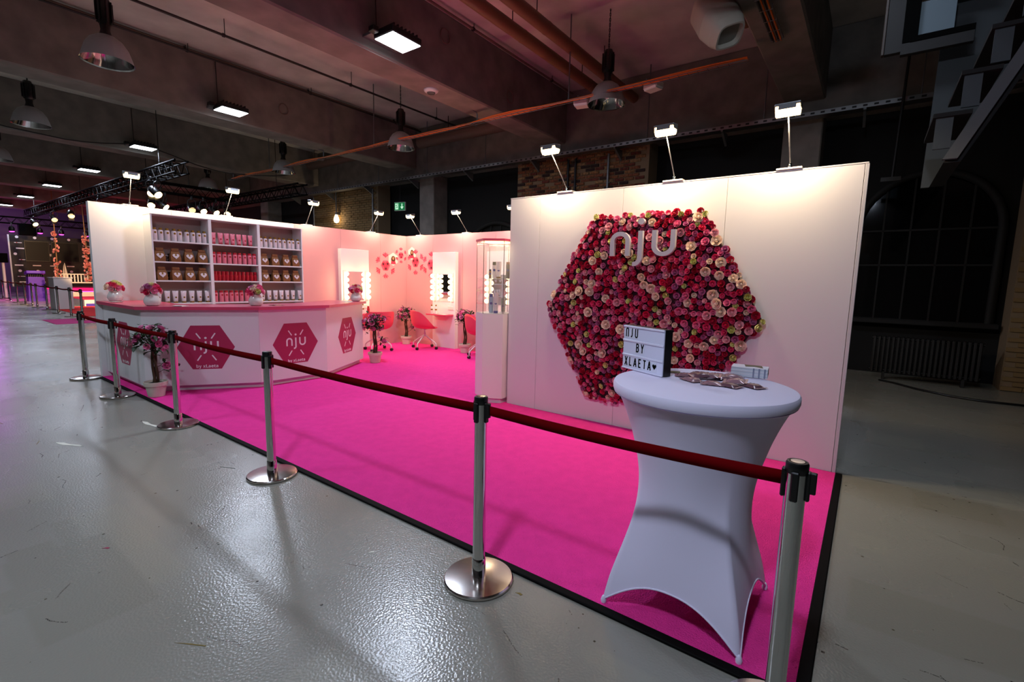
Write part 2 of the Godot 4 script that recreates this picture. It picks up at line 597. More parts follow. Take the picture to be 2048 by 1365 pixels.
func decals() -> void:
	var names := ["pink flower print in a hexagon beside the left mirror tower", "small printed portrait hexagon left of the wall corner", "small pink flower print just left of the wall corner",
		"printed portrait hexagon just right of the wall corner", "pink flower print right of the wall corner", "pink flower print half hidden by the back mirror tower"]
	var at := [Vector3(XL, 1.80, -5.18), Vector3(XL, 1.95, -5.40), Vector3(XL, 2.05, -5.63), Vector3(-8.60, 2.10, ZB), Vector3(-8.48, 1.90, ZB), Vector3(-7.96, 1.84, ZB)]
	var pet := [mat("print_rose", Color(0.80, 0.18, 0.30), 0.5), mat("print_pink", Color(0.86, 0.36, 0.44), 0.5), mat("print_dark", Color(0.30, 0.03, 0.10), 0.5), mat("print_pale", Color(0.90, 0.64, 0.64), 0.5)]
	for i in 6:
		var left := i < 3
		var n := thing("wall_decal", names[i], "wall decal", at[i], PI / 2 if left else 0.0, "hexagon prints round the wall corner")
		var portrait := i == 1 or i == 3
		if portrait:
			obj("hexagon_print", prism(S(), ngon(6, 0.15, PI / 6), 0.0, 0.001), mat("print_white", Color(0.88, 0.80, 0.78), 0.5), n)
			obj("hair_print", prism(S(), ngon(18, 0.075, 0, Vector2(0, 0.0), 0.8) if i == 1 else ngon(18, 0.085, 0, Vector2(0, 0.0), 0.62), 0.001, 0.002), mat("print_hair", Color(0.28, 0.14, 0.05), 0.5), n)
			obj("face_print", prism(S(), ngon(18, 0.032, 0, Vector2(0, 0.02), 0.75), 0.002, 0.003), mat("print_skin", Color(0.80, 0.52, 0.38), 0.5), n)
			obj("dress_print", prism(S(), PackedVector2Array([Vector2(-0.075, -0.11), Vector2(0.075, -0.11), Vector2(0.05, -0.035), Vector2(0.0, -0.055), Vector2(-0.05, -0.035)]), 0.002, 0.003), pet[0], n)
			continue
		var s := 0.62 if i == 2 else 1.0
		var st := S()
		var st2 := S()
		for k in 6:
			var a := PI / 6 + TAU * k / 6
			var c := Vector2(cos(a), sin(a)) * 0.20 * s
			for j in 5:
				var d := a + (j - 2) * 0.5
				var e := c + Vector2(cos(d), sin(d)) * 0.055 * s
				prism(st if (j + k) % 2 == 0 else st2, PackedVector2Array([c - Vector2(cos(d), sin(d)) * 0.03 * s, e + Vector2(-sin(d), cos(d)) * 0.022 * s, e + Vector2(cos(d), sin(d)) * 0.05 * s, e - Vector2(-sin(d), cos(d)) * 0.022 * s]), 0.0, 0.0008 + 0.0002 * j)
		obj("petal_print", st, pet[1], n).set_meta("kind", "stuff")
		obj("petal_print", st2, pet[0], n).set_meta("kind", "stuff")
		obj("hexagon_print", prism(S(), hex_poly(0.13 * s), 0.0, 0.001), pet[1], n)
		for k in 3:
			var a := 0.6 + TAU * k / 3
			obj("blossom_print", prism(S(), ngon(14, 0.055 * s, 0, Vector2(cos(a), sin(a)) * 0.06 * s), 0.001, 0.0015 + 0.0002 * k), pet[0], n)
			obj("blossom_eye", prism(S(), ngon(12, 0.026 * s, 0, Vector2(cos(a), sin(a)) * 0.07 * s), 0.0016, 0.0024), pet[2], n)

# ---------------------------------------------------------------- counter
func build_counter() -> void:
	var P := [Vector2(-8.80, -0.115), Vector2(-7.22, -0.115), Vector2(-6.46, -1.19), Vector2(-6.43, -2.16), Vector2(-7.13, -3.32)]
	var c := thing("reception_counter", "white faceted reception counter with pink worktop and hexagon logos", "counter", Vector3(-7.6, 0, -1.7))
	var o := Vector2(-7.6, -1.7)
	# inner outline, 0.55 m behind the front
	var inner := [Vector2(-7.62, -3.0), Vector2(-7.0, -2.02), Vector2(-7.02, -1.36), Vector2(-7.5, -0.66), Vector2(-8.80, -0.66)]
	var ring := func(grow: float, ig: float) -> PackedVector2Array:
		var r := PackedVector2Array()
		for i in 5:
			var nrm := Vector2.ZERO
			var n1 := Vector2.ZERO
			var n2 := Vector2.ZERO
			if i > 0:
				var d1: Vector2 = (P[i] - P[i - 1]).normalized()
				n1 = Vector2(-d1.y, d1.x)
			if i < 4:
				var d2: Vector2 = (P[i + 1] - P[i]).normalized()
				n2 = Vector2(-d2.y, d2.x)
			if i == 0:
				nrm = n2
			elif i == 4:
				nrm = n1
			else:
				nrm = (n1 + n2) / (1.0 + n1.dot(n2))
			r.append(P[i] + nrm * grow - o)
		for i in 5:
			r.append(inner[i] - o + Vector2(-ig if i < 4 else 0.0, 0.0))
		# prism() works in x, y: turn the plan so that +z of the prism is up
		for i in r.size():
			r[i] = Vector2(r[i].x, -r[i].y)
		return r
	var up := Transform3D(Basis(Vector3.RIGHT, -PI / 2), Vector3.ZERO)
	obj("plinth", prism(S(), ring.call(-0.07, 0.0), 0.012, 0.085, up), mats.white_laminate, c)
	# front boards, one per facet, so that the joints show
	for i in 4:
		var a: Vector2 = P[i] - o
		var b: Vector2 = P[i + 1] - o
		var d := (b - a).normalized()
		var nn := Vector2(-d.y, d.x)
		var m := (a + b) / 2 - nn * 0.0125
		var bas := Basis(Vector3(d.x, 0, d.y), Vector3.UP, Vector3(nn.x, 0, nn.y))
		var board := obj("front_board", bx(S(), Vector3(0, 0.5775, 0), Vector3((b - a).length() - 0.003, 0.985, 0.025), 0.002), mats.white_laminate, c, Transform3D(bas, Vector3(m.x, 0, m.y)))
		var t := [0.545, 0.526, 0.517, 0.53][i] as float
		var ctr := Vector3((t - 0.5) * (b - a).length(), 0.58, 0.0125)
		logo(board, ctr)
	obj("body", prism(S(), ring.call(-0.026, 0.0), 0.085, 1.07, up), mats.white_laminate, c)
	obj("worktop", prism(S(), ring.call(0.068, 0.05), 1.07, 1.11, up), mats.pink_gloss, c)

func logo(parent: Node, ctr: Vector3) -> void:
	# hexagon sticker; the lettering is printed on it as thin raised film
	obj("logo_hexagon", prism(S(), hex_poly(0.33), 0.0, 0.0012, Transform3D(Basis(), ctr)), mats.logo_pink, parent)
	var st := S()
	var x2 := Transform3D(Basis.from_scale(Vector3(0.115, 0.115, 1)), ctr + Vector3(-0.142, -0.035, 0.0))
	for g in ["n", "j", "u"]:
		glyph(st, g, 0.0012, 0.0022, x2)
	for s in [[-1, 1], [1, 1], [-1, -1], [1, -1]]:
		var a := Vector2(s[0] * 0.062, s[1] * 0.115 + (0.0 if s[1] > 0 else 0.012))
		var b := Vector2(s[0] * 0.108, s[1] * 0.185 + (0.0 if s[1] > 0 else 0.012))
		stroke(st, [a * 100, b * 100], 1.5, 0.0012, 0.0022, Transform3D(Basis.from_scale(Vector3(0.01, 0.01, 1)), ctr))
	obj("logo_lettering", st, mats.logo_white, parent).set_meta("kind", "stuff")
	obj("logo_caption", words("by xLaeta", 0.056, 0.001), mats.logo_white, parent, Transform3D(Basis(), ctr + Vector3(0, -0.248, 0.0017)))

func words(t: String, h: float, depth: float, weight := 700) -> TextMesh:
	var f := SystemFont.new()
	f.font_names = PackedStringArray(["Droid Sans"])
	f.font_weight = weight
	var m := TextMesh.new()
	m.font = f
	m.text = t
	m.font_size = 64
	m.pixel_size = h / 64.0
	m.depth = depth
	m.curve_step = 2.0
	return m

# ---------------------------------------------------------------- product shelves
func build_shelves() -> void:
	var u := thing("shelving_unit", "white three-bay shelving unit full of bottles and pouches behind the counter", "shelving unit", Vector3(-8.654, 0, -1.848))
	var wl: Material = mats.white_laminate
	var z0 := -0.675 + 1.848
	for z in [z0 - 0.011, z0 - 0.793, z0 - 1.555, z0 - 2.339]:
		obj("side_panel", B(Vector3(0.30, 2.375, 0.022 if absf(z) > 1.0 else 0.046), 0.001), wl, u, Transform3D(Basis(), Vector3(0, 1.1995, z)))
	obj("top_panel", bx(S(), Vector3(0, 2.389, 0), Vector3(0.304, 0.012, 2.352), 0.001), wl, u)
	obj("back_panel", bx(S(), Vector3(-0.146, 1.2, 0), Vector3(0.008, 2.37, 2.3)), mat("shelf_back", Color(0.66, 0.57, 0.54), 0.6), u)
	var ys := [2.0, 1.69, 1.408, 1.062, 0.72, 0.38, 0.06]
	var bays := [[-0.699, -1.443], [-1.491, -2.205], [-2.251, -2.999]]
	for b in bays:
		for y in ys:
			obj("shelf", B(Vector3(0.284, 0.02, 0.7)), wl, u, Transform3D(Basis.from_scale(Vector3(1, 1, absf(b[1] - b[0]) / 0.7)), Vector3(0.005, y, (b[0] + b[1]) / 2 + 1.848)))
	# one product of each kind, later ones are copies
	var gold: Material = mats.gold
	var kinds := {}
	var maker := func(kind: String) -> Node3D:
		var names := {"white_bottle": "cosmetic_bottle", "pink_bottle": "cosmetic_bottle", "red_bottle": "cosmetic_bottle", "white_pouch": "stand_up_tube", "pink_pouch": "stand_up_tube", "bag": "paper_bag", "mug": "glass_mug"}
		var cats := {"white_bottle": "bottle", "pink_bottle": "bottle", "red_bottle": "bottle", "white_pouch": "tube", "pink_pouch": "tube", "bag": "bag", "mug": "mug"}
		var t := thing(names[kind], "x", cats[kind])
		match kind:
			"white_bottle", "pink_bottle":
				var w := kind == "white_bottle"
				obj("body", L([Vector2(0, 0), Vector2(0.031, 0.0), Vector2(0.033, 0.003), Vector2(0.033, 0.142), Vector2(0.030, 0.152), Vector2(0.018, 0.156)], 20), mats.white_pack if w else mats.pink_pack, t)
				obj("cap", L([Vector2(0.018, 0.154), Vector2(0.021, 0.154), Vector2(0.021, 0.186), Vector2(0.0, 0.188)] if w else [Vector2(0.018, 0.154), Vector2(0.0285, 0.154), Vector2(0.0285, 0.186), Vector2(0.0, 0.189)], 16), gold if w else mats.red_pack, t)
				obj("label_dot", dotmesh(0.016, 0.033), gold if w else mats.red_pack, t, Transform3D(Basis(), Vector3(0, 0.115, 0)))
			"red_bottle":
				obj("body", L([Vector2(0, 0), Vector2(0.029, 0.0), Vector2(0.031, 0.003), Vector2(0.031, 0.095), Vector2(0.027, 0.1)], 20), mats.red_pack, t)
				obj("cap", L([Vector2(0.027, 0.1), Vector2(0.0275, 0.1), Vector2(0.0275, 0.152), Vector2(0.024, 0.156), Vector2(0, 0.157)], 18), mat("red_cap", Color(0.60, 0.02, 0.11), 0.3), t)
			"white_pouch", "pink_pouch":
				var w := kind == "white_pouch"
				obj("body", tube_pack(), mats.white_pack if w else mats.pink_pack, t)
				obj("cap", L(cyl(0.03, 0.02, 18), 18), gold if w else mats.red_pack, t)
				obj("label_dot", prism(S(), ngon(14, 0.013), 0.0, 0.002, Transform3D(Basis(Vector3.UP, PI / 2), Vector3(0.0235, 0.085, 0))), gold if w else mats.red_pack, t)
			"bag":
				obj("body", bag_mesh(), mats.kraft, t)
				obj("fold", bx(S(), Vector3(0.012, 0.178, 0), Vector3(0.022, 0.04, 0.094), 0.004), mat("kraft_dark", Color(0.44, 0.26, 0.11), 0.75), t)
				obj("heart_label", prism(S(), heart(0.045), 0.0, 0.002, Transform3D(Basis(Vector3(0, 0, 1), PI * 0.055) * Basis(Vector3.UP, PI / 2), Vector3(0.050, 0.085, 0))), mats.white_pack, t)
				obj("label_dot", prism(S(), ngon(12, 0.013), 0.002, 0.0035, Transform3D(Basis(Vector3(0, 0, 1), PI * 0.055) * Basis(Vector3.UP, PI / 2), Vector3(0.0475, 0.098, 0))), gold, t)
			"mug":
				obj("body", L([Vector2(0, 0), Vector2(0.036, 0.0), Vector2(0.038, 0.004), Vector2(0.038, 0.125), Vector2(0.034, 0.125), Vector2(0.034, 0.008), Vector2(0, 0.006)], 18), mat("dark_mug", Color(0.06, 0.045, 0.04), 0.15), t)
				var pts := []
				for k in 11:
					var a := -PI * 0.75 + TAU * 0.75 * k / 10
					pts.append(Vector3(0.0, 0.062 + sin(a) * 0.034, 0.058 + cos(a) * 0.030))
				obj("handle", tube(S(), pts, 0.006, 6), mats.white_pack, t)
		return t
	var put := func(kind: String, at: Vector3, turn: float, label: String, group: String) -> void:
		if not kinds.has(kind):
			var t: Node3D = maker.call(kind)
			t.position = at
			t.rotation.y = turn
			tag(t, label, "" if not t.has_meta("category") else t.get_meta("category"), group)
			kinds[kind] = t
		else:
			var s: Node3D = kinds[kind]
			dup(s, String(s.name).rstrip("0123456789").trim_suffix("_"), at, turn, label, group)
	var bay_names := ["left", "middle", "right"]
	var row_names := ["top", "second", "third", "bottom"]
	var plan := [["white_bottle", "bag", "bag", "white_pouch"], ["pink_pouch", "pink_bottle", "red_bottle", "pink_bottle"], ["white_bottle", "bag", "bag", "white_pouch"]]
	var count := {"white_bottle": 9, "bag": 4, "white_pouch": 7, "pink_pouch": 7, "pink_bottle": 9, "red_bottle": 11}
	var looks := {"white_bottle": "white gold-capped bottle", "bag": "brown heart-label paper bag", "white_pouch": "white gold-dot tube", "pink_pouch": "pale pink red-dot tube", "pink_bottle": "pink red-capped bottle", "red_bottle": "deep red bottle"}
	for bi in 3:
		for ri in 4:
			var kind: String = plan[bi][ri]
			var n: int = count[kind]
			var a: float = bays[bi][0] - 0.035
			var b: float = bays[bi][1] + 0.04
			if kind == "bag":
				a -= 0.05
				b += 0.055
			if kind == "pink_pouch":
				b += 0.05
				a -= 0.018
			for k in n:
				var z := lerpf(a, b, float(k) / (n - 1)) + rng.randfn(0, 0.004)
				put.call(kind, Vector3(-8.565 + rng.randfn(0, 0.004), ys[ri] + 0.0102, z), rng.randfn(0, 0.06),
					"%s, %s from the left, %s shelf, %s bay" % [looks[kind], ORD[k], row_names[ri], bay_names[bi]], "%ss on the %s shelf of the %s bay" % [looks[kind], row_names[ri], bay_names[bi]])
	for m in [[0, 1, 0.36], [0, 1, 0.74], [0, 2, 0.34], [2, 1, 0.33], [2, 2, 0.30], [2, 2, 0.56], [2, 2, 0.80]]:
		var z := lerpf(bays[m[0]][0], bays[m[0]][1], m[2])
		put.call("mug", Vector3(-8.70, ys[m[1]] + 0.0102, z), 0.2, "dark mug behind paper bags, %s shelf of %s bay, %s" % [row_names[m[1]], bay_names[m[0]], {0.36: "nearer the left end", 0.74: "nearer the right end", 0.34: "by the first gap", 0.33: "by the first gap", 0.30: "left one of three", 0.56: "middle one of three", 0.80: "right one of three"}[m[2]]], "dark mugs behind the paper bags")

func dotmesh(r: float, cr: float) -> ArrayMesh:
	# a round sticker bent round a bottle of radius cr, facing +x
	var st := S()
	smooth += 1
	st.set_smooth_group(smooth)
	var p := func(a: float, k: float) -> Vector3:
		var u := cos(a) * r * k / cr
		return Vector3(cos(u) * (cr + 0.0012), sin(a) * r * k, -sin(u) * (cr + 0.0012))
	for i in 14:
		var a := TAU * i / 14
		var b := TAU * (i + 1) / 14
		tri(st, p.call(0, 0.0), p.call(a, 0.55), p.call(b, 0.55))
		q(st, p.call(a, 0.55), p.call(a, 1.0), p.call(b, 1.0), p.call(b, 0.55))
	return done(st)

func tube_pack() -> ArrayMesh:
	# stands on its cap: round foot, flat crimped top
	var st := S()
	smooth += 1
	st.set_smooth_group(smooth)
	var rings := []
	for j in 6:
		var t := j / 5.0
		var ring := []
		for k in 20:
			var a := TAU * k / 20
			ring.append(Vector3(cos(a) * lerpf(0.029, 0.0025, pow(t, 1.3)), 0.02 + 0.165 * t, sin(a) * lerpf(0.029, 0.041, t)))
		rings.append(ring)
	for j in 5:
		for k in 20:
			var n := (k + 1) % 20
			q(st, rings[j][n], rings[j][k], rings[j + 1][k], rings[j + 1][n])
	for k in range(1, 19):
		tri(st, rings[5][0], rings[5][k + 1], rings[5][k])
		tri(st, rings[0][0], rings[0][k], rings[0][k + 1])
	return done(st)

func bag_mesh() -> ArrayMesh:
	var st := S()
	var lv := [[0.0, 0.062, 0.050], [0.04, 0.068, 0.052], [0.10, 0.064, 0.040], [0.16, 0.050, 0.014], [0.20, 0.047, 0.006]]
	for j in 4:
		var a: Array = lv[j]
		var b: Array = lv[j + 1]
		var A := [Vector3(a[2], a[0], a[1]), Vector3(a[2], a[0], -a[1]), Vector3(-a[2], a[0], -a[1]), Vector3(-a[2], a[0], a[1])]
		var C := [Vector3(b[2], b[0], b[1]), Vector3(b[2], b[0], -b[1]), Vector3(-b[2], b[0], -b[1]), Vector3(-b[2], b[0], b[1])]
		for k in 4:
			qo(st, A[k], A[(k + 1) % 4], C[(k + 1) % 4], C[k], Vector3(0, (a[0] + b[0]) / 2, 0))
	bx(st, Vector3(0, 0.2, 0), Vector3(0.012, 0.004, 0.094))
	bx(st, Vector3(0, 0.001, 0), Vector3(0.098, 0.002, 0.122))
	return done(st)

func heart(s: float) -> PackedVector2Array:
	var o := PackedVector2Array()
	for k in 28:
		var t := TAU * k / 28
		o.append(Vector2(16 * pow(sin(t), 3), 13 * cos(t) - 5 * cos(2 * t) - 2 * cos(3 * t) - cos(4 * t)) * s / 16.0)
	return o

# ---------------------------------------------------------------- make-up stations
func build_stations() -> void:
	# the tower's front faces +z in its own axes; its back stands against the wall
	var t := thing("make_up_station", "white mirror tower with two bulb strips on the long left wall", "make-up station", Vector3(XL + 0.0, 0, -4.31), PI / 2)
	obj("tower", bx(S(), Vector3(0, 1.058, 0.05), Vector3(0.69, 2.09, 0.098), 0.003), mats.white_gloss, t)
	obj("mirror", bx(S(), Vector3(0, 1.335, 0.102), Vector3(0.40, 0.60, 0.006), 0.001), mats.mirror, t)
	obj("table_board", bx(S(), Vector3(0, 0.75, 0.225), Vector3(0.60, 0.03, 0.25), 0.004), mats.pink_gloss, t)
	obj("socket", bx(S(), Vector3(0.22, 0.90, 0.104), Vector3(0.16, 0.08, 0.012), 0.003), mats.white_plastic, t)
	for s in [-1, 1]:
		var strip := obj("bulb_strip", bx(S(), Vector3(0.268 * s, 1.345, 0.109), Vector3(0.062, 0.62, 0.02), 0.004), mats.white_plastic, t)
		for k in 5:
			var p := Vector3(0.268 * s, 1.345 + (k - 2) * 0.122, 0.119)
			obj("bulb_socket", L(cyl(0.02, 0.02, 14), 14), mats.gold, strip, Transform3D(Basis(Vector3.RIGHT, PI / 2), p - Vector3(0, 0, 0.002)))
			var prof := []
			for j in 11:
				var a := -PI / 2 + PI * j / 10
				prof.append(Vector2(cos(a) * 0.047, sin(a) * 0.047))
			obj("bulb", L(prof, 18), mats.bulb_glass, strip, Transform3D(Basis(), p + Vector3(0, 0, 0.06)))
			light_omni(strip, p + Vector3(0, 0, 0.06), Color(1.0, 0.84, 0.62), BULB, 0.045)
	dup(t, "make_up_station", Vector3(-7.47, 0, ZB), 0.0, "white mirror tower with bulb strips in the middle of the pink back wall", "make-up stations")
	dup(t, "make_up_station", Vector3(-5.91, 0, ZB), 0.0, "white mirror tower with bulb strips behind the glass showcase", "make-up stations")
	t.set_meta("group", "make-up stations")
	# small bottles on the boards
	var sb := thing("lotion_bottle", "small white bottle with gold band, left one on the back mirror board", "bottle", Vector3(-7.62, 0.766, -5.47), 0, "bottles on the mirror boards")
	obj("body", L([Vector2(0, 0), Vector2(0.024, 0), Vector2(0.024, 0.15), Vector2(0.012, 0.17)], 16), mats.white_pack, sb)
	obj("cap", L([Vector2(0.012, 0.168), Vector2(0.014, 0.168), Vector2(0.014, 0.2), Vector2(0, 0.202)], 14), mats.gold, sb)
	obj("band", L([Vector2(0.0245, 0.08), Vector2(0.0247, 0.08), Vector2(0.0247, 0.11), Vector2(0.0245, 0.11)], 16), mats.gold, sb)
	dup(sb, "lotion_bottle", Vector3(-7.52, 0.766, -5.50), 0, "small white bottle with gold band, right one on the back mirror board")
	dup(sb, "lotion_bottle", Vector3(-8.54, 0.766, -4.36), 0, "small white bottle with gold band on the left wall mirror board")
	var rb := thing("lotion_bottle", "small red bottle on the left wall mirror board near the counter end", "bottle", Vector3(-8.52, 0.766, -4.48), 0, "bottles on the mirror boards")
	obj("body", L([Vector2(0, 0), Vector2(0.028, 0), Vector2(0.028, 0.1), Vector2(0.02, 0.11)], 16), mats.red_pack, rb)
	obj("cap", L([Vector2(0.02, 0.11), Vector2(0.022, 0.11), Vector2(0.022, 0.15), Vector2(0, 0.152)], 14), mats.red_cap, rb)
	# leaflets on the back board
	tag(obj("leaflet", bx(S(), Vector3.ZERO, Vector3(0.2, 0.004, 0.14)), mats.white_plastic, self, Transform3D(Basis(Vector3.UP, 0.1), Vector3(-7.33, 0.767, -5.5))), "white leaflet lying on the back mirror board", "leaflet")
	swivel_chair()

func swivel_chair() -> void:
	var pk := mat("chair_pink", Color(0.85, 0.27, 0.36), 0.45)
	var wm := mat("white_metal", Color(0.85, 0.84, 0.83), 0.35)
	var c := thing("swivel_chair", "pink shell swivel chair on white legs before the back mirror tower", "chair", Vector3(-7.64, 0.0125, -5.28), 0, "pink swivel chairs at the mirrors")
	# shell: seat pan rising into arms and back; back towards -z
	var st := S()
	var rows := [[], []]
	var N := 40
	var Mr := 10
	for side in 2:
		for j in Mr + 1:
			var s := float(j) / Mr
			var ring := []
			for k in N:
				var a := TAU * k / N
				var back := 0.5 - 0.5 * cos(a)            # 1 at the back, 0 in front
				var H := 0.015 + 0.36 * smoothstep(0.12, 0.85, back)
				var R := 0.255 + 0.035 * absf(sin(a)) + 0.03 * back
				var rr := R * pow(sin(minf(s * 1.25, 1.0) * PI / 2), 0.85) * (1.0 + 0.06 * smoothstep(0.7, 1.0, s))
				var y := H * pow(s, 2.6) - 0.015 * (1.0 - s)
				if side == 1:
					rr = maxf(rr - 0.012 * smoothstep(0.25, 0.6, s), 0.0)
					y += 0.012 * (1.0 - smoothstep(0.4, 0.9, s))
				ring.append(Vector3(sin(a) * rr, 0.45 + y, cos(a) * rr))
			rows[side].append(ring)
	smooth += 1
	st.set_smooth_group(smooth)
	for side in 2:
		for j in Mr:
			for k in N:
				var n := (k + 1) % N
				if side == 1:
					q(st, rows[1][j][k], rows[1][j + 1][k], rows[1][j + 1][n], rows[1][j][n])
				else:
					q(st, rows[0][j][n], rows[0][j + 1][n], rows[0][j + 1][k], rows[0][j][k])
	smooth += 1
	st.set_smooth_group(smooth)
	for k in N:
		var n := (k + 1) % N
		q(st, rows[0][Mr][k], rows[0][Mr][n], rows[1][Mr][n], rows[1][Mr][k])
	obj("shell", st, pk, c)
	obj("column", L([Vector2(0, 0.27), Vector2(0.026, 0.27), Vector2(0.026, 0.36), Vector2(0.016, 0.36), Vector2(0.016, 0.41), Vector2(0.075, 0.425), Vector2(0.075, 0.434), Vector2(0, 0.434)], 16), mats.satin_chrome, c)
	for k in 4:
		var a := PI / 4 + PI / 2 * k
		var d := Vector3(cos(a), 0, sin(a))
		var leg := obj("leg", tube(S(), [Vector3(0, 0.30, 0) + d * 0.015, d * 0.12 + Vector3(0, 0.235, 0), d * 0.25 + Vector3(0, 0.155, 0), d * 0.285 + Vector3(0, 0.12, 0), d * 0.29 + Vector3(0, 0.06, 0)], [0.016, 0.014, 0.013, 0.012, 0.011], 8), wm, c)
		var r := Vector3(-d.z, 0, d.x)
		obj("caster", tube(S(), [d * 0.295 + Vector3(0, 0.03, 0) - r * 0.022, d * 0.295 + Vector3(0, 0.03, 0) + r * 0.022], 0.03, 14), mats.black_plastic, leg)
	c.rotation.y = 2.6
	dup(c, "swivel_chair", Vector3(-8.12, 0.0125, -4.42), -1.9, "pink shell swivel chair half hidden behind the counter end")
	dup(c, "swivel_chair", Vector3(-6.02, 0.0125, -5.22), 2.3, "pink shell swivel chair partly hidden behind the glass showcase")

# ---------------------------------------------------------------- glass showcase
func build_showcase() -> void:
	var c := thing("glass_showcase", "hexagonal glass showcase on a white pedestal beside the flower wall", "showcase", Vector3(-3.71, 0, -2.80))
	var up := Transform3D(Basis(Vector3.RIGHT, -PI / 2), Vector3.ZERO)
	var hx := func(r: float) -> PackedVector2Array: return ngon(6, r, PI / 2)
	obj("plinth", prism(S(), hx.call(0.215), 0.012, 0.075, up), mats.white_laminate, c)
	obj("pedestal", prism(S(), hx.call(0.25), 0.075, 1.12, up), mats.white_gloss, c)
	obj("base_plate", prism(S(), hx.call(0.245), 1.12, 1.128, up), mats.white_plastic, c)
	for k in 6:
		var a := PI / 2 + TAU * k / 6
		var b := a + TAU / 6
		var p := Vector3(cos(a), 0, -sin(a)) * 0.245
		var n := Vector3(cos(b), 0, -sin(b)) * 0.245
		var d := (n - p).normalized()
		var pane := obj("pane", bx(S(), Vector3.ZERO, Vector3((n - p).length() - 0.004, 0.87, 0.005)), mats.glass, c, Transform3D(Basis(d, Vector3.UP, d.cross(Vector3.UP)), (p + n) / 2 + Vector3(0, 1.563, 0)))
		pane.cast_shadow = GeometryInstance3D.SHADOW_CASTING_SETTING_ON
		obj("edge_rod", rodmesh(p + Vector3(0, 1.128, 0), p + Vector3(0, 1.998, 0), 0.004, 6), mats.satin_chrome, c)
	obj("top", prism(S(), hx.call(0.262), 1.998, 2.024, up), mats.pink_gloss, c)
	obj("light_panel", prism(S(), hx.call(0.2), 1.990, 1.998, up), glow("showcase_light", Color(1.0, 0.86, 0.65), 2.5), c)
	light_area(c, Vector3(0, 1.985, 0), Vector3.DOWN, Vector2(0.3, 0.3), WARM, 0.35, "showcase_light")
	obj("glass_shelf", prism(S(), hx.call(0.238), 1.545, 1.553, up), mat("shelf_glass", Color(0.85, 0.93, 0.9, 0.25), 0.05, 0.0, {"transparency": BaseMaterial3D.TRANSPARENCY_ALPHA}), c)
	# goods inside
	var purple := mat("purple_cap", Color(0.16, 0.10, 0.50), 0.4)
	var lav := mat("lavender_pack", Color(0.62, 0.70, 0.78), 0.4)
	var bottle := func(called: String, label: String, at: Vector3, r: float, h: float, body: Material, cap: Material, cap_h: float, low: bool) -> void:
		var t := thing(called, label, "bottle", at)
		if low:
			obj("cap", L(cyl(r, cap_h, 18), 18), cap, t)
			obj("body", L([Vector2(0, cap_h), Vector2(r * 0.96, cap_h), Vector2(r * 1.15, h * 0.6), Vector2(r * 1.2, h), Vector2(0, h)], 18), body, t)
		else:
			obj("body", L([Vector2(0, 0), Vector2(r * 0.97, 0), Vector2(r, 0.004), Vector2(r, h - cap_h), Vector2(r * 0.8, h - cap_h)], 18), body, t)
			obj("cap", L([Vector2(r * 0.8, h - cap_h), Vector2(r * 0.86, h - cap_h), Vector2(r * 0.86, h), Vector2(0, h)], 18), cap, t)
		obj("emblem", dotmesh(r * 0.6, r * 1.06), purple, t, Transform3D(Basis(Vector3.UP, -0.9), Vector3(0, h * 0.5, 0)))
	bottle.call("shampoo_bottle", "pale slim bottle with violet cap inside the showcase", Vector3(-3.72, 1.1285, -2.72), 0.026, 0.235, lav, purple, 0.04, false)
	bottle.call("lotion_tube", "white tube standing on its violet cap inside the showcase", Vector3(-3.63, 1.1285, -2.70), 0.028, 0.25, mats.white_pack, purple, 0.03, true)
	bottle.call("lotion_tube", "grey-green tube at the right inside the showcase", Vector3(-3.56, 1.1285, -2.76), 0.024, 0.19, mat("sage_pack", Color(0.55, 0.57, 0.50), 0.5), mats.white_pack, 0.02, true)
	bottle.call("serum_bottle", "small amber bottle on the showcase glass shelf", Vector3(-3.76, 1.554, -2.74), 0.016, 0.11, mats.gold, mats.dark_metal, 0.02, false)
	bottle.call("shampoo_bottle", "tall white bottle with olive cap on the showcase glass shelf", Vector3(-3.695, 1.554, -2.74), 0.025, 0.20, mats.white_pack, mat("olive_cap", Color(0.28, 0.25, 0.12), 0.4), 0.04, false)
	bottle.call("lotion_tube", "leaning white tube on the showcase glass shelf", Vector3(-3.61, 1.554, -2.72), 0.026, 0.2, mats.white_pack, mats.gold, 0.02, true)
	bottle.call("shampoo_bottle", "brown bottle at the right of the showcase glass shelf", Vector3(-3.53, 1.554, -2.80), 0.024, 0.2, mat("brown_pack", Color(0.33, 0.24, 0.20), 0.4), mats.kraft, 0.03, false)

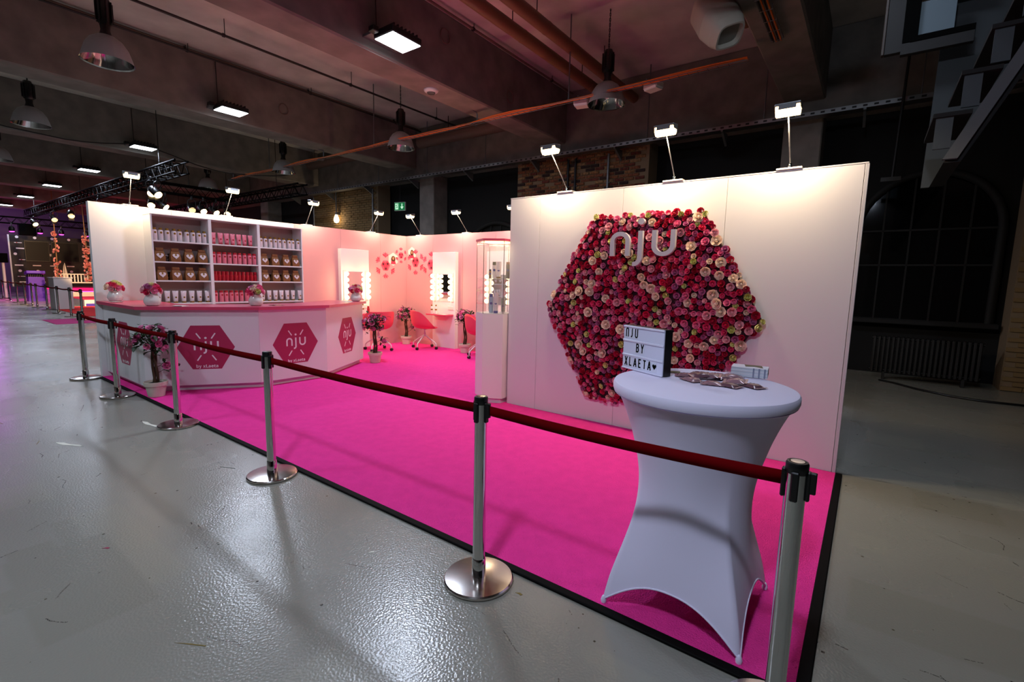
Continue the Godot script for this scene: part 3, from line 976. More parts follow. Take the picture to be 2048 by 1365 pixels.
# ---------------------------------------------------------------- roses
func rose_mesh(kind: int) -> ArrayMesh:
	# radius about 1, opens towards +z; each petal bulges out and comes back in, with a small lip
	var st := S()
	var petal := func(ang: float, span: float, R: float, h0: float, h: float, lip: float) -> void:
		smooth += 1
		st.set_smooth_group(smooth)
		var g := []
		for i in 4:
			var row := []
			for j in 4:
				var t := j / 3.0
				var e := 2.0 * i / 3.0 - 1.0
				var w := 1.0 - 0.22 * e * e * t
				var r := R * (0.62 + 0.38 * sin(minf(t * 2.1, 1.7))) + lip * t * t * t * w - 0.06 * R * e * e
				var a := ang + span * e * 0.5
				row.append(Vector3(cos(a) * r, sin(a) * r, ((h0 + (h - h0) * t) * w - lip * 0.5 * t * t * t) * 0.78))
			g.append(row)
		for i in 3:
			for j in 3:
				q(st, g[i][j], g[i][j + 1], g[i + 1][j + 1], g[i + 1][j])
	# [petals, span, radius, foot, height, lip]
	var rings: Array = [
		[[2, 3.6, 0.13, 0.1, 0.80, 0.0], [3, 2.7, 0.28, 0.1, 0.80, 0.02], [4, 2.1, 0.46, 0.05, 0.74, 0.04], [5, 1.75, 0.64, 0.0, 0.60, 0.08], [5, 1.7, 0.80, -0.1, 0.40, 0.16]],
		[[2, 3.6, 0.16, 0.1, 0.95, 0.0], [3, 2.7, 0.36, 0.1, 0.94, 0.03], [4, 2.1, 0.58, 0.0, 0.82, 0.06], [5, 1.75, 0.80, -0.1, 0.60, 0.14]],
		[[2, 3.6, 0.26, 0.1, 1.15, -0.04], [3, 2.7, 0.52, 0.1, 1.10, -0.02], [4, 2.2, 0.80, -0.1, 0.92, 0.04]]][kind]
	var ph := 0.3
	for r in rings:
		for k in r[0]:
			petal.call(ph + TAU * k / r[0], r[1], r[2], r[3], r[4], r[5])
		ph += 0.7
	smooth += 1
	lathe(st, [Vector2(0.3, 0.2), Vector2(0.12, 0.6), Vector2(0.0, 0.66)], 8, Transform3D(Basis(Vector3.RIGHT, PI / 2), Vector3.ZERO))
	return done(st)

var ROSES := []
func rose_shape(k: int) -> ArrayMesh:
	if ROSES.is_empty():
		for i in 3:
			ROSES.append(rose_mesh(i))
	return ROSES[k]

const ROSE_COLORS := [Color(0.84, 0.13, 0.33), Color(0.90, 0.28, 0.48), Color(0.92, 0.50, 0.65), Color(0.94, 0.70, 0.73), Color(0.96, 0.87, 0.78), Color(0.89, 0.89, 0.58), Color(0.76, 0.42, 0.60), Color(0.73, 0.06, 0.23)]
func rose_mat(i: int) -> Material:
	return mat("rose_%d" % i, ROSE_COLORS[i], 0.6, 0.0, {"backlight_enabled": true, "backlight": Color(0.10, 0.05, 0.05)})

func pick_rose() -> Array:
	# [colour, shape, radius]
	var x := rng.randf()
	if x < 0.15:
		return [4, 0, rng.randf_range(0.044, 0.058)]
	if x < 0.22:
		return [5, 2, rng.randf_range(0.034, 0.044)]
	if x < 0.32:
		return [3, 1, rng.randf_range(0.036, 0.05)]
	if x < 0.50:
		return [2, 1, rng.randf_range(0.03, 0.045)]
	if x < 0.62:
		return [6, 1, rng.randf_range(0.026, 0.038)]
	return [[0, 1, 7][rng.randi() % 3], [0, 1, 1, 2][rng.randi() % 4], rng.randf_range(0.027, 0.043)]

func build_flower_wall() -> void:
	var c := Vector2(-1.782, 1.245)
	var R := 1.122
	var f := thing("flower_wall", "large hexagon of pink, crimson and cream roses on the white wall", "flower wall", Vector3(c.x, c.y, ZP + 0.0))
	obj("backing", prism(S(), hex_poly(R - 0.035), 0.001, 0.045), mat("moss_backing", Color(0.16, 0.03, 0.06), 0.95), f)
	var grid := {}
	var list := []
	var inside := func(p: Vector2, m: float) -> bool:
		for k in 6:
			var a := PI / 6 + PI / 3 * k
			if p.dot(Vector2(cos(a), sin(a))) > R * 0.866 - m:
				return false
		return true
	for round_ in 34000:
		var p := Vector2(rng.randf_range(-R, R), rng.randf_range(-R, R))
		if not inside.call(p, 0.012):
			continue
		var pk := pick_rose()
		if round_ > 9000:
			pk[2] = minf(pk[2], rng.randf_range(0.026, 0.034))
		var cell := Vector2i(floori(p.x / 0.12), floori(p.y / 0.12))
		var ok := true
		for dx in [-1, 0, 1]:
			for dy in [-1, 0, 1]:
				for o in grid.get(cell + Vector2i(dx, dy), []):
					if p.distance_squared_to(o[0]) < pow((pk[2] + o[1]) * 0.73, 2):
						ok = false
						break
		if ok:
			if not grid.has(cell):
				grid[cell] = []
			grid[cell].append([p, pk[2]])
			list.append([pk[2] * (1.0 + 0.12 * p.x), p, pk])
	list.sort_custom(func(a, b): return a[0] > b[0])
	var rest := []
	for i in list.size():
		var p: Vector2 = list[i][1]
		var pk: Array = list[i][2]
		var edge: float = clampf((p.length() - 0.75) / 0.35, 0, 1)
		var tilt := Basis(Vector3(-p.y, p.x, 0).normalized() if p.length() > 0.01 else Vector3.RIGHT, 0.45 * edge + rng.randfn(0, 0.06)) * Basis(Vector3(rng.randfn(0, 1), rng.randfn(0, 1), 0).normalized(), rng.randf_range(0.0, 0.35))
		var xf := Transform3D(tilt * Basis(Vector3.BACK, rng.randf() * TAU) * Basis.from_scale(Vector3.ONE * pk[2]), Vector3(p.x, p.y, 0.052 + rng.randf_range(0.0, 0.022) - 0.012 * edge))
		if i < 300:
			obj("rose", rose_shape(pk[1]), rose_mat(pk[0]), f, xf)
		else:
			rest.append([xf, ROSE_COLORS[pk[0]]])
	# a second, deeper layer fills the gaps
	for i in 1500:
		var p := Vector2(rng.randf_range(-R, R), rng.randf_range(-R, R))
		if inside.call(p, 0.008):
			rest.append([Transform3D(Basis(Vector3.BACK, rng.randf() * TAU) * Basis.from_scale(Vector3.ONE * rng.randf_range(0.03, 0.042)), Vector3(p.x, p.y, 0.03)), ROSE_COLORS[[0, 1, 7, 7, 6, 2][rng.randi() % 6]]])
	var mm := MultiMesh.new()
	mm.transform_format = MultiMesh.TRANSFORM_3D
	mm.use_colors = true
	mm.mesh = rose_shape(1)
	mm.instance_count = rest.size()
	for i in rest.size():
		mm.set_instance_transform(i, rest[i][0])
		mm.set_instance_color(i, (rest[i][1] as Color).srgb_to_linear())
	var mi := MultiMeshInstance3D.new()
	mi.multimesh = mm
	mi.material_override = mat("rose_mass", Color(1, 1, 1), 0.6, 0.0, {"vertex_color_use_as_albedo": true})
	place(mi, "small_roses", f)
	mi.set_meta("kind", "stuff")
	# silver letters standing proud of the roses
	var lt := thing("sign_lettering", "silver raised letters mounted on the upper part of the rose hexagon", "sign", Vector3(-2.073, 1.798, ZP + 0.135))
	var sm := mat("silver_paint", Color(0.80, 0.80, 0.81), 0.38, 0.1)
	for g in ["n", "j", "u"]:
		obj("letter_" + g, glyph(S(), g, 0.0, 0.04, Transform3D(Basis.from_scale(Vector3(0.262, 0.238, 1)), Vector3(-0.02, 0, 0)), 0.17), sm, lt)
	for x in [0.02, 0.30, 0.46, 0.60]:
		obj("spacer", rodmesh(Vector3(x, 0.12, -0.10), Vector3(x, 0.12, 0.005), 0.005), mats.grey_metal, lt)

# ---------------------------------------------------------------- plants and bouquets
func leaf_mesh(l: float, w: float) -> ArrayMesh:
	var st := S()
	smooth += 1
	st.set_smooth_group(smooth)
	var mid := [Vector3(0, 0, 0), Vector3(0, l * 0.4, l * 0.08), Vector3(0, l * 0.75, l * 0.06), Vector3(0, l, -l * 0.05)]
	var ws := [0.0, w, w * 0.75, 0.0]
	for i in 3:
		for s in [-1.0, 1.0]:
			var a: Vector3 = mid[i]
			var b: Vector3 = mid[i + 1]
			var c: Vector3 = b + Vector3(s * ws[i + 1], 0, w * 0.25)
			var d: Vector3 = a + Vector3(s * ws[i], 0, w * 0.25)
			if s > 0:
				q(st, a, d, c, b)
			else:
				q(st, a, b, c, d)
	return done(st)

func rose_tree(at: Vector3, h: float, label: String, seed_: int, low_twig: bool) -> void:
	var r := RandomNumberGenerator.new()
	r.seed = seed_
	var t := thing("potted_rose_tree", label, "potted plant", at, 0, "artificial rose trees in white pots")
	obj("pot", L([Vector2(0, 0), Vector2(0.082, 0), Vector2(0.087, 0.004), Vector2(0.108, 0.135), Vector2(0.122, 0.137), Vector2(0.127, 0.185), Vector2(0.119, 0.187), Vector2(0.114, 0.16), Vector2(0, 0.158)], 28), mat("pot_white", Color(0.80, 0.77, 0.70), 0.5), t)
	obj("soil", L([Vector2(0.115, 0.157), Vector2(0.06, 0.172), Vector2(0, 0.175)].map(func(p): return p), 20), mats.soil, t)
	var top := h * 0.72
	for k in 3:
		var a := TAU * k / 3 + 0.4
		var pts := []
		for j in 8:
			var s := j / 7.0
			pts.append(Vector3(cos(a + s * 3.0) * lerpf(0.03, 0.022, s) + 0.012 * sin(s * 5.0), 0.15 + (top - 0.15) * s, sin(a + s * 3.0) * 0.022))
		obj("trunk", tube(S(), pts, [0.017, 0.016, 0.015, 0.015, 0.014, 0.013, 0.012, 0.008], 7), mats.bark, t)
	var tw := S()
	var leaves := []
	var heads := []
	var cr := Vector3(0, h * 0.78, 0)
	for k in 22:
		var a := r.randf() * TAU
		var el := r.randf_range(-0.5, 1.25)
		var d := Vector3(cos(a) * cos(el), sin(el) * 0.85, sin(a) * cos(el))
		var e := cr + d * h * r.randf_range(0.17, 0.235)
		tube(tw, [Vector3(0, top - 0.05, 0), (cr + e) / 2 + Vector3(0, -0.02, 0), e], 0.004, 5)
		heads.append([e, d])
	if low_twig:
		for s in [[Vector3(0.135, h * 0.43, -0.095), Vector3(0.015, h * 0.32, 0)], [Vector3(0.10, h * 0.50, -0.085), Vector3(0.01, h * 0.4, 0)]]:
			tube(tw, [s[1], (s[0] + s[1]) / 2 - Vector3(0, 0.01, 0), s[0]], 0.0035, 5)
			heads.append([s[0], Vector3(0.6, 0.5, 0.4)])
	obj("twigs", tw, mats.bark, t).set_meta("kind", "stuff")
	for hd in heads:
		for j in 8:
			leaves.append([hd[0] + Vector3(r.randfn(0, 1), r.randfn(-0.3, 1), r.randfn(0, 1)) * 0.032, Vector3(r.randfn(0, 1), r.randfn(0.1, 0.7), r.randfn(0, 1)).normalized(), r.randf_range(0.6, 1.15)])
	for k in 70:
		leaves.append([cr + Vector3(r.randfn(0, 1), r.randfn(-0.3, 0.8), r.randfn(0, 1)) * h * 0.085, Vector3(r.randfn(0, 1), r.randfn(0, 0.7), r.randfn(0, 1)).normalized(), r.randf_range(0.7, 1.2)])
	var lst := S()
	var lm := leaf_mesh(0.075, 0.022)
	for l in leaves:
		var z: Vector3 = l[1]
		var b := Basis(look(z)) * Basis(Vector3.RIGHT, -PI / 2)
		lst.append_from(lm, 0, Transform3D(b * Basis.from_scale(Vector3.ONE * l[2]), l[0]))
	obj("foliage", lst.commit(), mats.leaf, t).set_meta("kind", "stuff")
	var pinks := [mat("azalea_pink", Color(0.88, 0.42, 0.64), 0.6, 0.0, {"backlight_enabled": true, "backlight": Color(0.2, 0.08, 0.12)}), mat("azalea_light", Color(0.92, 0.58, 0.74), 0.6, 0.0, {"backlight_enabled": true, "backlight": Color(0.2, 0.1, 0.12)})]
	for k in heads.size():
		if k % 8 == 7:
			continue
		var d: Vector3 = heads[k][1].normalized()
		obj("flower", rose_shape(0 if k % 3 else 1), pinks[k % 2], t, Transform3D(look(-d) * Basis(Vector3.BACK, r.randf() * TAU) * Basis.from_scale(Vector3.ONE * r.randf_range(0.042, 0.058)), heads[k][0] + d * 0.015))

func build_plants() -> void:
	rose_tree(Vector3(-6.94, 0.0125, -0.14), 0.88, "artificial rose tree in white pot at the counter's front corner", 3, true)
	rose_tree(Vector3(-6.98, 0.0125, -3.46), 0.88, "artificial rose tree in white pot by the counter's right end", 8, true)
	rose_tree(Vector3(-8.47, 0.0125, -5.48), 0.86, "artificial rose tree in white pot in the pink wall corner", 15, true)
	rose_tree(Vector3(-6.62, 0.0125, -5.45), 0.90, "artificial rose tree in white pot left of the glass showcase", 21, false)
	# vases with bouquets, and flat things on the worktop
	var vp := [Vector3(-8.60, 1.1105, -0.22), Vector3(-7.26, 1.1105, -0.26), Vector3(-6.68, 1.1105, -1.27), Vector3(-7.12, 1.1105, -3.18)]
	var vn := ["at the wall end of the counter", "at the counter's first corner", "on the counter before the middle bay", "at the right end of the counter"]
	var prof := [Vector2(0, 0), Vector2(0.055, 0), Vector2(0.075, 0.012), Vector2(0.092, 0.05), Vector2(0.088, 0.085), Vector2(0.068, 0.125), Vector2(0.058, 0.145), Vector2(0.060, 0.152), Vector2(0.052, 0.152), Vector2(0.05, 0.14), Vector2(0.0, 0.1)]
	var first: Node3D = null
	var cols := [[5, 1, 4, 0, 2, 5, 0, 3, 1], [5, 0, 3, 6, 2, 1, 3, 0, 6], [4, 2, 1, 6, 5, 2, 3, 1, 4], [0, 5, 6, 2, 1, 4, 2, 0, 3]]
	for i in 4:
		var vl := "round white vase standing %s" % vn[i]
		if first == null:
			first = thing("vase", vl, "vase", vp[i], 0, "white vases on the counter")
			obj("body", L(prof, 28), mat("vase_glaze", Color(0.84, 0.83, 0.80), 0.12), first)
		else:
			dup(first, "vase", vp[i], 0.5 * i, vl)
		var b := thing("bouquet", "pink, red and lime rose bouquet in the vase %s" % vn[i], "bouquet", vp[i] + Vector3(0, 0.15, 0), 0.8 * i, "bouquets on the counter")
		var n := 17
		var st := S()
		for k in n:
			var t := (k + 0.5) / n
			var el := asin(1.0 - 0.98 * t)
			var a := k * 2.4 + i
			var d := Vector3(cos(a) * cos(el), sin(el), sin(a) * cos(el))
			tube(st, [Vector3(0, -0.05, 0), d * 0.07 + Vector3(0, 0.02, 0)], 0.0035, 5)
			var c: int = cols[i][k % 9]
			obj("rose", rose_shape([1, 0, 2][k % 3] if c != 5 else 2), rose_mat(c), b, Transform3D(look(-d) * Basis.from_scale(Vector3.ONE * rng.randf_range(0.042, 0.052)), d * 0.085 + Vector3(0, 0.025, 0)))
		obj("stems", st, mats.leaf, b).set_meta("kind", "stuff")
	var lp := [[Vector3(-8.36, 1.1125, -0.16), 0.2, "fan of pale leaflets beside the vase at the wall end", "white_plastic"], [Vector3(-7.03, 1.1125, -0.50), -0.9, "pale leaflet beside the corner vase on the counter", "white_plastic"], [Vector3(-6.62, 1.1125, -1.55), -1.5, "silvery sample packet beside the third counter vase", "satin_chrome"], [Vector3(-7.0, 1.1125, -2.95), -2.2, "white leaflets beside the vase at the counter's right end", "white_plastic"]]
	for l in lp:
		var t := thing("leaflet", l[2], "leaflet", l[0], l[1], "leaflets on the counter")
		for k in 3:
			obj("sheet", bx(S(), Vector3(0.02 * k, 0.003 * k, 0.008 * k), Vector3(0.14, 0.003, 0.10), 0.0, Basis(Vector3.UP, 0.18 * k)), mats[l[3]], t)

# ---------------------------------------------------------------- belt barriers
func build_barriers() -> void:
	var P := [Vector2(-8.855, 0.124), Vector2(-7.309, 0.150), Vector2(-5.464, 0.128), Vector2(-3.526, 0.160), Vector2(-1.441, 0.154), Vector2(-0.096, 0.137)]
	var where := ["by the end of the long wall", "just left of the front rose tree", "before the counter's front hexagon logo", "at the middle of the carpet edge", "left of the bar table", "in front of the bar table, nearest to us"]
	var post: Node3D = null
	for i in 6:
		var lb := "chrome barrier post with black belt head %s" % where[i]
		var at := Vector3(P[i].x, 0, P[i].y)
		var t: Node3D
		if post == null:
			t = barrier_post(lb, at)
			post = t
		else:
			t = dup(post, "barrier_post", at, 0, lb)
		if i > 0:
			# belt from the neighbour on the left, slightly slack
			belt_between(t, Vector3(P[i - 1].x, 0, P[i - 1].y), at, 0.9, 0.012)
	# far row beyond the booth
	var F := [Vector2(-19.4, -2.05), Vector2(-21.25, -2.15), Vector2(-23.1, -2.17), Vector2(-25.3, -2.25), Vector2(-27.2, -2.27), Vector2(-28.3, -2.3), Vector2(-29.8, -2.3), Vector2(-31.4, -2.28), Vector2(-33.4, -2.3), Vector2(-35.8, -2.35)]
	for i in F.size():
		var at := Vector3(F[i].x, 0, F[i].y)
		var t := dup(post, "barrier_post", at, 0, "distant chrome barrier post before the stage, %s from the booth wall" % ORD[i], "distant barrier posts")
		if i > 0:
			belt_between(t, Vector3(F[i - 1].x, 0, F[i - 1].y), at, 0.9, 0.03)
	post.set_meta("group", "barrier posts along the carpet")

func barrier_post(lb: String, at: Vector3) -> Node3D:
	var t := thing("barrier_post", lb, "barrier post", at, 0, "barrier posts along the carpet")
	obj("base", L([Vector2(0, 0.0), Vector2(0.172, 0.0), Vector2(0.178, 0.006), Vector2(0.178, 0.016), Vector2(0.172, 0.023), Vector2(0.12, 0.027), Vector2(0.0, 0.030)], 48), mats.satin_chrome, t)
	obj("collar", L([Vector2(0.033, 0.028), Vector2(0.036, 0.03), Vector2(0.035, 0.12), Vector2(0.0318, 0.125)], 28), mats.chrome, t)
	obj("tube", L([Vector2(0.0315, 0.03), Vector2(0.0315, 0.945)], 32), mats.chrome, t)
	var hd := obj("head", L([Vector2(0.0315, 0.93), Vector2(0.034, 0.935), Vector2(0.034, 0.962), Vector2(0.031, 0.969), Vector2(0.024, 0.9695), Vector2(0.023, 0.966), Vector2(0, 0.966)], 32), mats.black_plastic, t)
	obj("cap_disc", L([Vector2(0.022, 0.966), Vector2(0.021, 0.970), Vector2(0, 0.971)], 24), mats.satin_chrome, hd)
	for k in 4:
		var a := PI / 2 * k
		var d := Vector3(cos(a), 0, sin(a))
		var bs := Basis(Vector3(-d.z, 0, d.x), Vector3.UP, d) if false else Basis(Vector3.UP, -a + PI / 2)
		var st := S()
		bx(st, Vector3(0, 0, 0.006), Vector3(0.024, 0.10, 0.013), 0.004)
		obj("belt_slot", st, mats.black_plastic, t, Transform3D(bs, d * 0.0300 + Vector3(0, 0.892, 0)))
	# the clip that holds the belt's end
	obj("belt_clip", bx(S(), Vector3(0.047, 0.905, 0), Vector3(0.022, 0.072, 0.018), 0.003), mats.black_plastic, t)
	return t

func belt_between(t: Node3D, a: Vector3, b: Vector3, y: float, sag: float) -> void:
	var d := (b - a).normalized()
	var p0 := a + d * 0.055
	var p1 := b - d * 0.036
	var n := 12
	var st := S()
	smooth += 1
	st.set_smooth_group(smooth)
	var side := Vector3(-d.z, 0, d.x) * 0.0009
	for i in n:
		var q0 := p0.lerp(p1, float(i) / n) - t.position
		var q1 := p0.lerp(p1, float(i + 1) / n) - t.position
		q0.y = y + 0.005 - sag * sin(PI * i / n)
		q1.y = y + 0.005 - sag * sin(PI * (i + 1) / n)
		var h := Vector3(0, 0.024, 0)
		q(st, q0 - h + side, q1 - h + side, q1 + h + side, q0 + h + side)
		q(st, q1 - h - side, q0 - h - side, q0 + h - side, q1 + h - side)
		q(st, q0 + h + side, q1 + h + side, q1 + h - side, q0 + h - side)
		q(st, q1 - h + side, q0 - h + side, q0 - h - side, q1 - h - side)
	obj("belt", st, mats.belt_red, t)

# ---------------------------------------------------------------- bar table
func cover_point(a: float, t: float) -> Vector3:
	# a round the table, t 0 at the rim's lower edge, 1 at the hem; the feet are at 45 degrees
	var s := absf(wrapf(a, -PI / 4, PI / 4)) / (PI / 4)
	s = tan(s * PI / 4)
	var hem := 0.012 + 0.150 * (1.0 - pow(s, 2.2))
	var y := lerpf(1.031, hem, t)
	var rc := 0.258 + 0.130 * pow(maxf((y - 0.50) / 0.531, 0.0), 2.1)
	var hs := 0.205 + 0.102 * pow(maxf(1.0 - y / 0.75, 0.0), 1.15)
	var sq := hs / maxf(maxf(absf(cos(a)), absf(sin(a))), 0.7071)
	sq = lerpf(sq, hs * 1.25, 0.10 * smoothstep(0.0, 0.3, y))
	var w := smoothstep(0.80, 0.10, y)
	return Vector3(cos(a) * lerpf(rc, sq, w), y, -sin(a) * lerpf(rc, sq, w))

func build_bar_table() -> void:
	var t := thing("bar_table", "round bar table in a white stretch cover at the carpet's front corner", "bar table", Vector3(-0.547, 0.0125, -0.376))
	var cloth := mat("stretch_cloth", Color(0.89, 0.87, 0.96), 0.7, 0.0, {"rim_enabled": true, "rim": 0.25})
	var st := S()
	smooth += 1
	st.set_smooth_group(smooth)
	var N := 128
	var Mr := 40
	var g := []
	for j in Mr + 1:
		var row := []
		for k in N:
			row.append(cover_point(TAU * k / N, float(j) / Mr))
		g.append(row)
	for j in Mr:
		for k in N:
			var n := (k + 1) % N
			q(st, g[j + 1][k], g[j + 1][n], g[j][n], g[j][k])
	obj("skirt", st, cloth, t)
	var hem := S()
	var pts := []
	for k in N + 1:
		pts.append(cover_point(TAU * k / N, 1.0))
	tube(hem, pts, 0.0045, 6, false)
	obj("hem", hem, mat("hem_cloth", Color(0.90, 0.88, 0.97), 0.7), t)
	obj("top_cap", L([Vector2(0.388, 1.015), Vector2(0.398, 1.019), Vector2(0.402, 1.030), Vector2(0.402, 1.053), Vector2(0.396, 1.063), Vector2(0.384, 1.067), Vector2(0.0, 1.068)], 96), cloth, t)
	obj("cap_seam", L([Vector2(0.389, 1.0145), Vector2(0.393, 1.0115), Vector2(0.397, 1.0145)], 96), mats.hem_cloth, t)
	for k in 4:
		var a := PI / 4 + PI / 2 * k
		obj("foot_pocket", L([Vector2(0, 0), Vector2(0.012, 0), Vector2(0.014, 0.012), Vector2(0.008, 0.03), Vector2(0, 0.038)], 14), mats.hem_cloth, t, Transform3D(Basis(), Vector3(cos(a), 0, sin(a)) * 0.425))
	# lightbox, its front towards the aisle
	var top := 0.0125 + 1.0685
	var fl := Vector3(-1.000, top, -0.505)
	var fr := Vector3(-0.735, top, -0.378)
	var d := (fr - fl).normalized()
	var nn := Vector3(-d.z, 0, d.x)
	var bs := Basis(d, Vector3.UP, nn)
	var lb := thing("light_box", "white letter light box with black sides on the bar table", "light box", (fl + fr) / 2 - nn * 0.028 + Vector3(0, 0.001, 0), bs.get_euler().y)
	var wd := (fr - fl).length()
	var hh := 0.232
	obj("case", bx(S(), Vector3(0, hh / 2, -0.003), Vector3(wd, hh, 0.05), 0.002), mats.black_plastic, lb)
	obj("screen", bx(S(), Vector3(0, hh / 2, 0.0245), Vector3(wd - 0.004, hh - 0.004, 0.007), 0.001), mat("lightbox_screen", Color(0.88, 0.89, 0.97), 0.22), lb)
	for y in [0.004, 0.075, 0.152, hh - 0.006]:
		obj("rail", bx(S(), Vector3(0, y, 0.030), Vector3(wd, 0.011 if y > 0.01 else 0.008, 0.006), 0.002), mat("lightbox_rail", Color(0.9, 0.9, 0.97), 0.3), lb)
	var rows := [["nJU", 0.167, 0.014], ["  BY", 0.092, 0.014], ["XLAETA*", 0.014, 0.014]]
	for r in rows:
		var x: float = -wd / 2 + r[2]
		for ch in r[0]:
			if ch != " ":
				var tile := obj("letter_tile", bx(S(), Vector3(x + 0.0165, r[1] + 0.027, 0.0287), Vector3(0.0315, 0.058, 0.0012)), mat("clear_tile", Color(0.88, 0.89, 0.95), 0.12), lb)
				var ls := S()
				letter(ls, ch, Transform3D(Basis.from_scale(Vector3(0.00046, 0.00046, 1)), Vector3(x + 0.0068, r[1] + 0.005, 0.0294)))
				obj("letter", ls, mats.black_matt, tile)
			x += 0.0345 if ch != " " else 0.041
	# sachets
	var sp := [[-0.655, -0.49, 0.3], [-0.60, -0.40, -0.6], [-0.617, -0.57, 1.2], [-0.545, -0.50, 0.2], [-0.50, -0.375, 0.25], [-0.43, -0.385, -0.3], [-0.50, -0.54, 0.9], [-0.42, -0.46, 0.1], [-0.345, -0.445, -0.5], [-0.53, -0.60, -0.2], [-0.47, -0.62, 0.5], [-0.58, -0.48, 0.7]]
	var sn := ["at the left tip of the heap", "at the front left of the heap", "at the back left of the heap", "in the middle of the heap, lying on others", "at the front centre with a red dot", "at the front, right of centre", "behind the middle of the heap", "right of the middle of the heap", "at the right end pointing outwards", "at the rear of the heap, left one", "at the rear of the heap, right one", "on top near the left of the heap"]
	var foil := mat("sachet_foil", Color(0.52, 0.39, 0.43), 0.2, 0.12)
	var s0: Node3D = null
	for i in sp.size():
		var lift := [0.0, 0.0, 0.0, 0.012, 0.0, 0.0, 0.003, 0.010, 0.0, 0.0, 0.002, 0.014][i] as float
		var p := Vector3(sp[i][0], top + 0.0005 + lift, sp[i][1])
		var lbl := "mauve foil sachet on the bar table, %s" % sn[i]
		if s0 == null:
			s0 = thing("sachet", lbl, "sachet", p, sp[i][2], "foil sachets on the bar table")
			obj("pouch", pillow(), foil, s0)
			for sd_ in [-1, 1]:
				obj("seal", bx(S(), Vector3(0.047 * sd_, 0.0045, 0), Vector3(0.011, 0.0012, 0.071)), mat("seal_foil", Color(0.62, 0.49, 0.53), 0.2, 0.15), s0)
			obj("red_dot", L([Vector2(0.006, 0.0125), Vector2(0.0, 0.0135)], 12), mats.red_pack, s0, Transform3D(Basis(), Vector3(-0.012, 0, -0.004)))
			obj("gold_print", bx(S(), Vector3(0.014, 0.0115, 0.006), Vector3(0.02, 0.002, 0.006), 0.0), mats.gold, s0)
		else:
			var c := dup(s0, "sachet", p, sp[i][2], lbl)
			(c.get_child(0) as MeshInstance3D).material_override = [foil, mat("sachet_foil_light", Color(0.60, 0.46, 0.50), 0.18, 0.15), mat("sachet_foil_dark", Color(0.42, 0.30, 0.34), 0.22, 0.15)][i % 3]
			if lift > 0.005:
				c.rotation = Vector3(0.1, sp[i][2], 0.1)
	# stack of leaflets
	var sk := thing("leaflet_stack", "thick stack of white leaflets at the back of the bar table", "leaflet stack", Vector3(-0.41, top + 0.001, -0.735), 0.10)
	for k in 9:
		obj("leaflet", bx(S(), Vector3(rng.randfn(0, 0.0012), 0.0027 + 0.0053 * k, rng.randfn(0, 0.0012)), Vector3(0.165, 0.0050, 0.10), 0.0), mat("paper_%d" % (k % 3), [Color(0.84, 0.85, 0.88), Color(0.78, 0.80, 0.84), Color(0.86, 0.85, 0.88)][k % 3], 0.6), sk)
	obj("printed_motif", prism(S(), PackedVector2Array([Vector2(-0.03, 0.045), Vector2(0.05, 0.045), Vector2(0.06, -0.03), Vector2(0.02, 0.0), Vector2(-0.02, -0.02)]), 0.0482, 0.0490, Transform3D(Basis(Vector3.RIGHT, -PI / 2), Vector3.ZERO)), mat("print_olive", Color(0.36, 0.33, 0.22), 0.6), sk)
	for x in [0.02, 0.045, 0.07]:
		obj("edge_print", bx(S(), Vector3(x, 0.024, 0.0515), Vector3(0.007, 0.046, 0.0012)), mat("edge_print", Color(0.52, 0.53, 0.62), 0.6), sk)
	tag(obj("paper_slip", bx(S(), Vector3.ZERO, Vector3(0.07, 0.002, 0.05), 0.0, Basis(Vector3.UP, 0.4)), mats.print_olive, self, Transform3D(Basis(), Vector3(-0.74, top + 0.0015, -0.56))), "small printed slip lying behind the light box", "leaflet")

func pillow() -> ArrayMesh:
	var st := S()
	smooth += 1
	st.set_smooth_group(smooth)
	var f := func(i: int, j: int, top: bool) -> Vector3:
		var u := i / 8.0 * 2 - 1
		var v := j / 6.0 * 2 - 1
		var h := pow(maxf((1 - u * u) * (1 - pow(absf(v), 3.0)), 0.0), 0.6) * 0.013 + 0.0018 * sin(i * 2.3 + j * 1.7)
		return Vector3(u * 0.042, 0.0035 + (h if top else -minf(h * 0.25, 0.0025)), v * 0.036)
	for i in 8:
		for j in 6:
			q(st, f.call(i, j, true), f.call(i, j + 1, true), f.call(i + 1, j + 1, true), f.call(i + 1, j, true))
			q(st, f.call(i, j, false), f.call(i + 1, j, false), f.call(i + 1, j + 1, false), f.call(i, j + 1, false))
	return done(st)

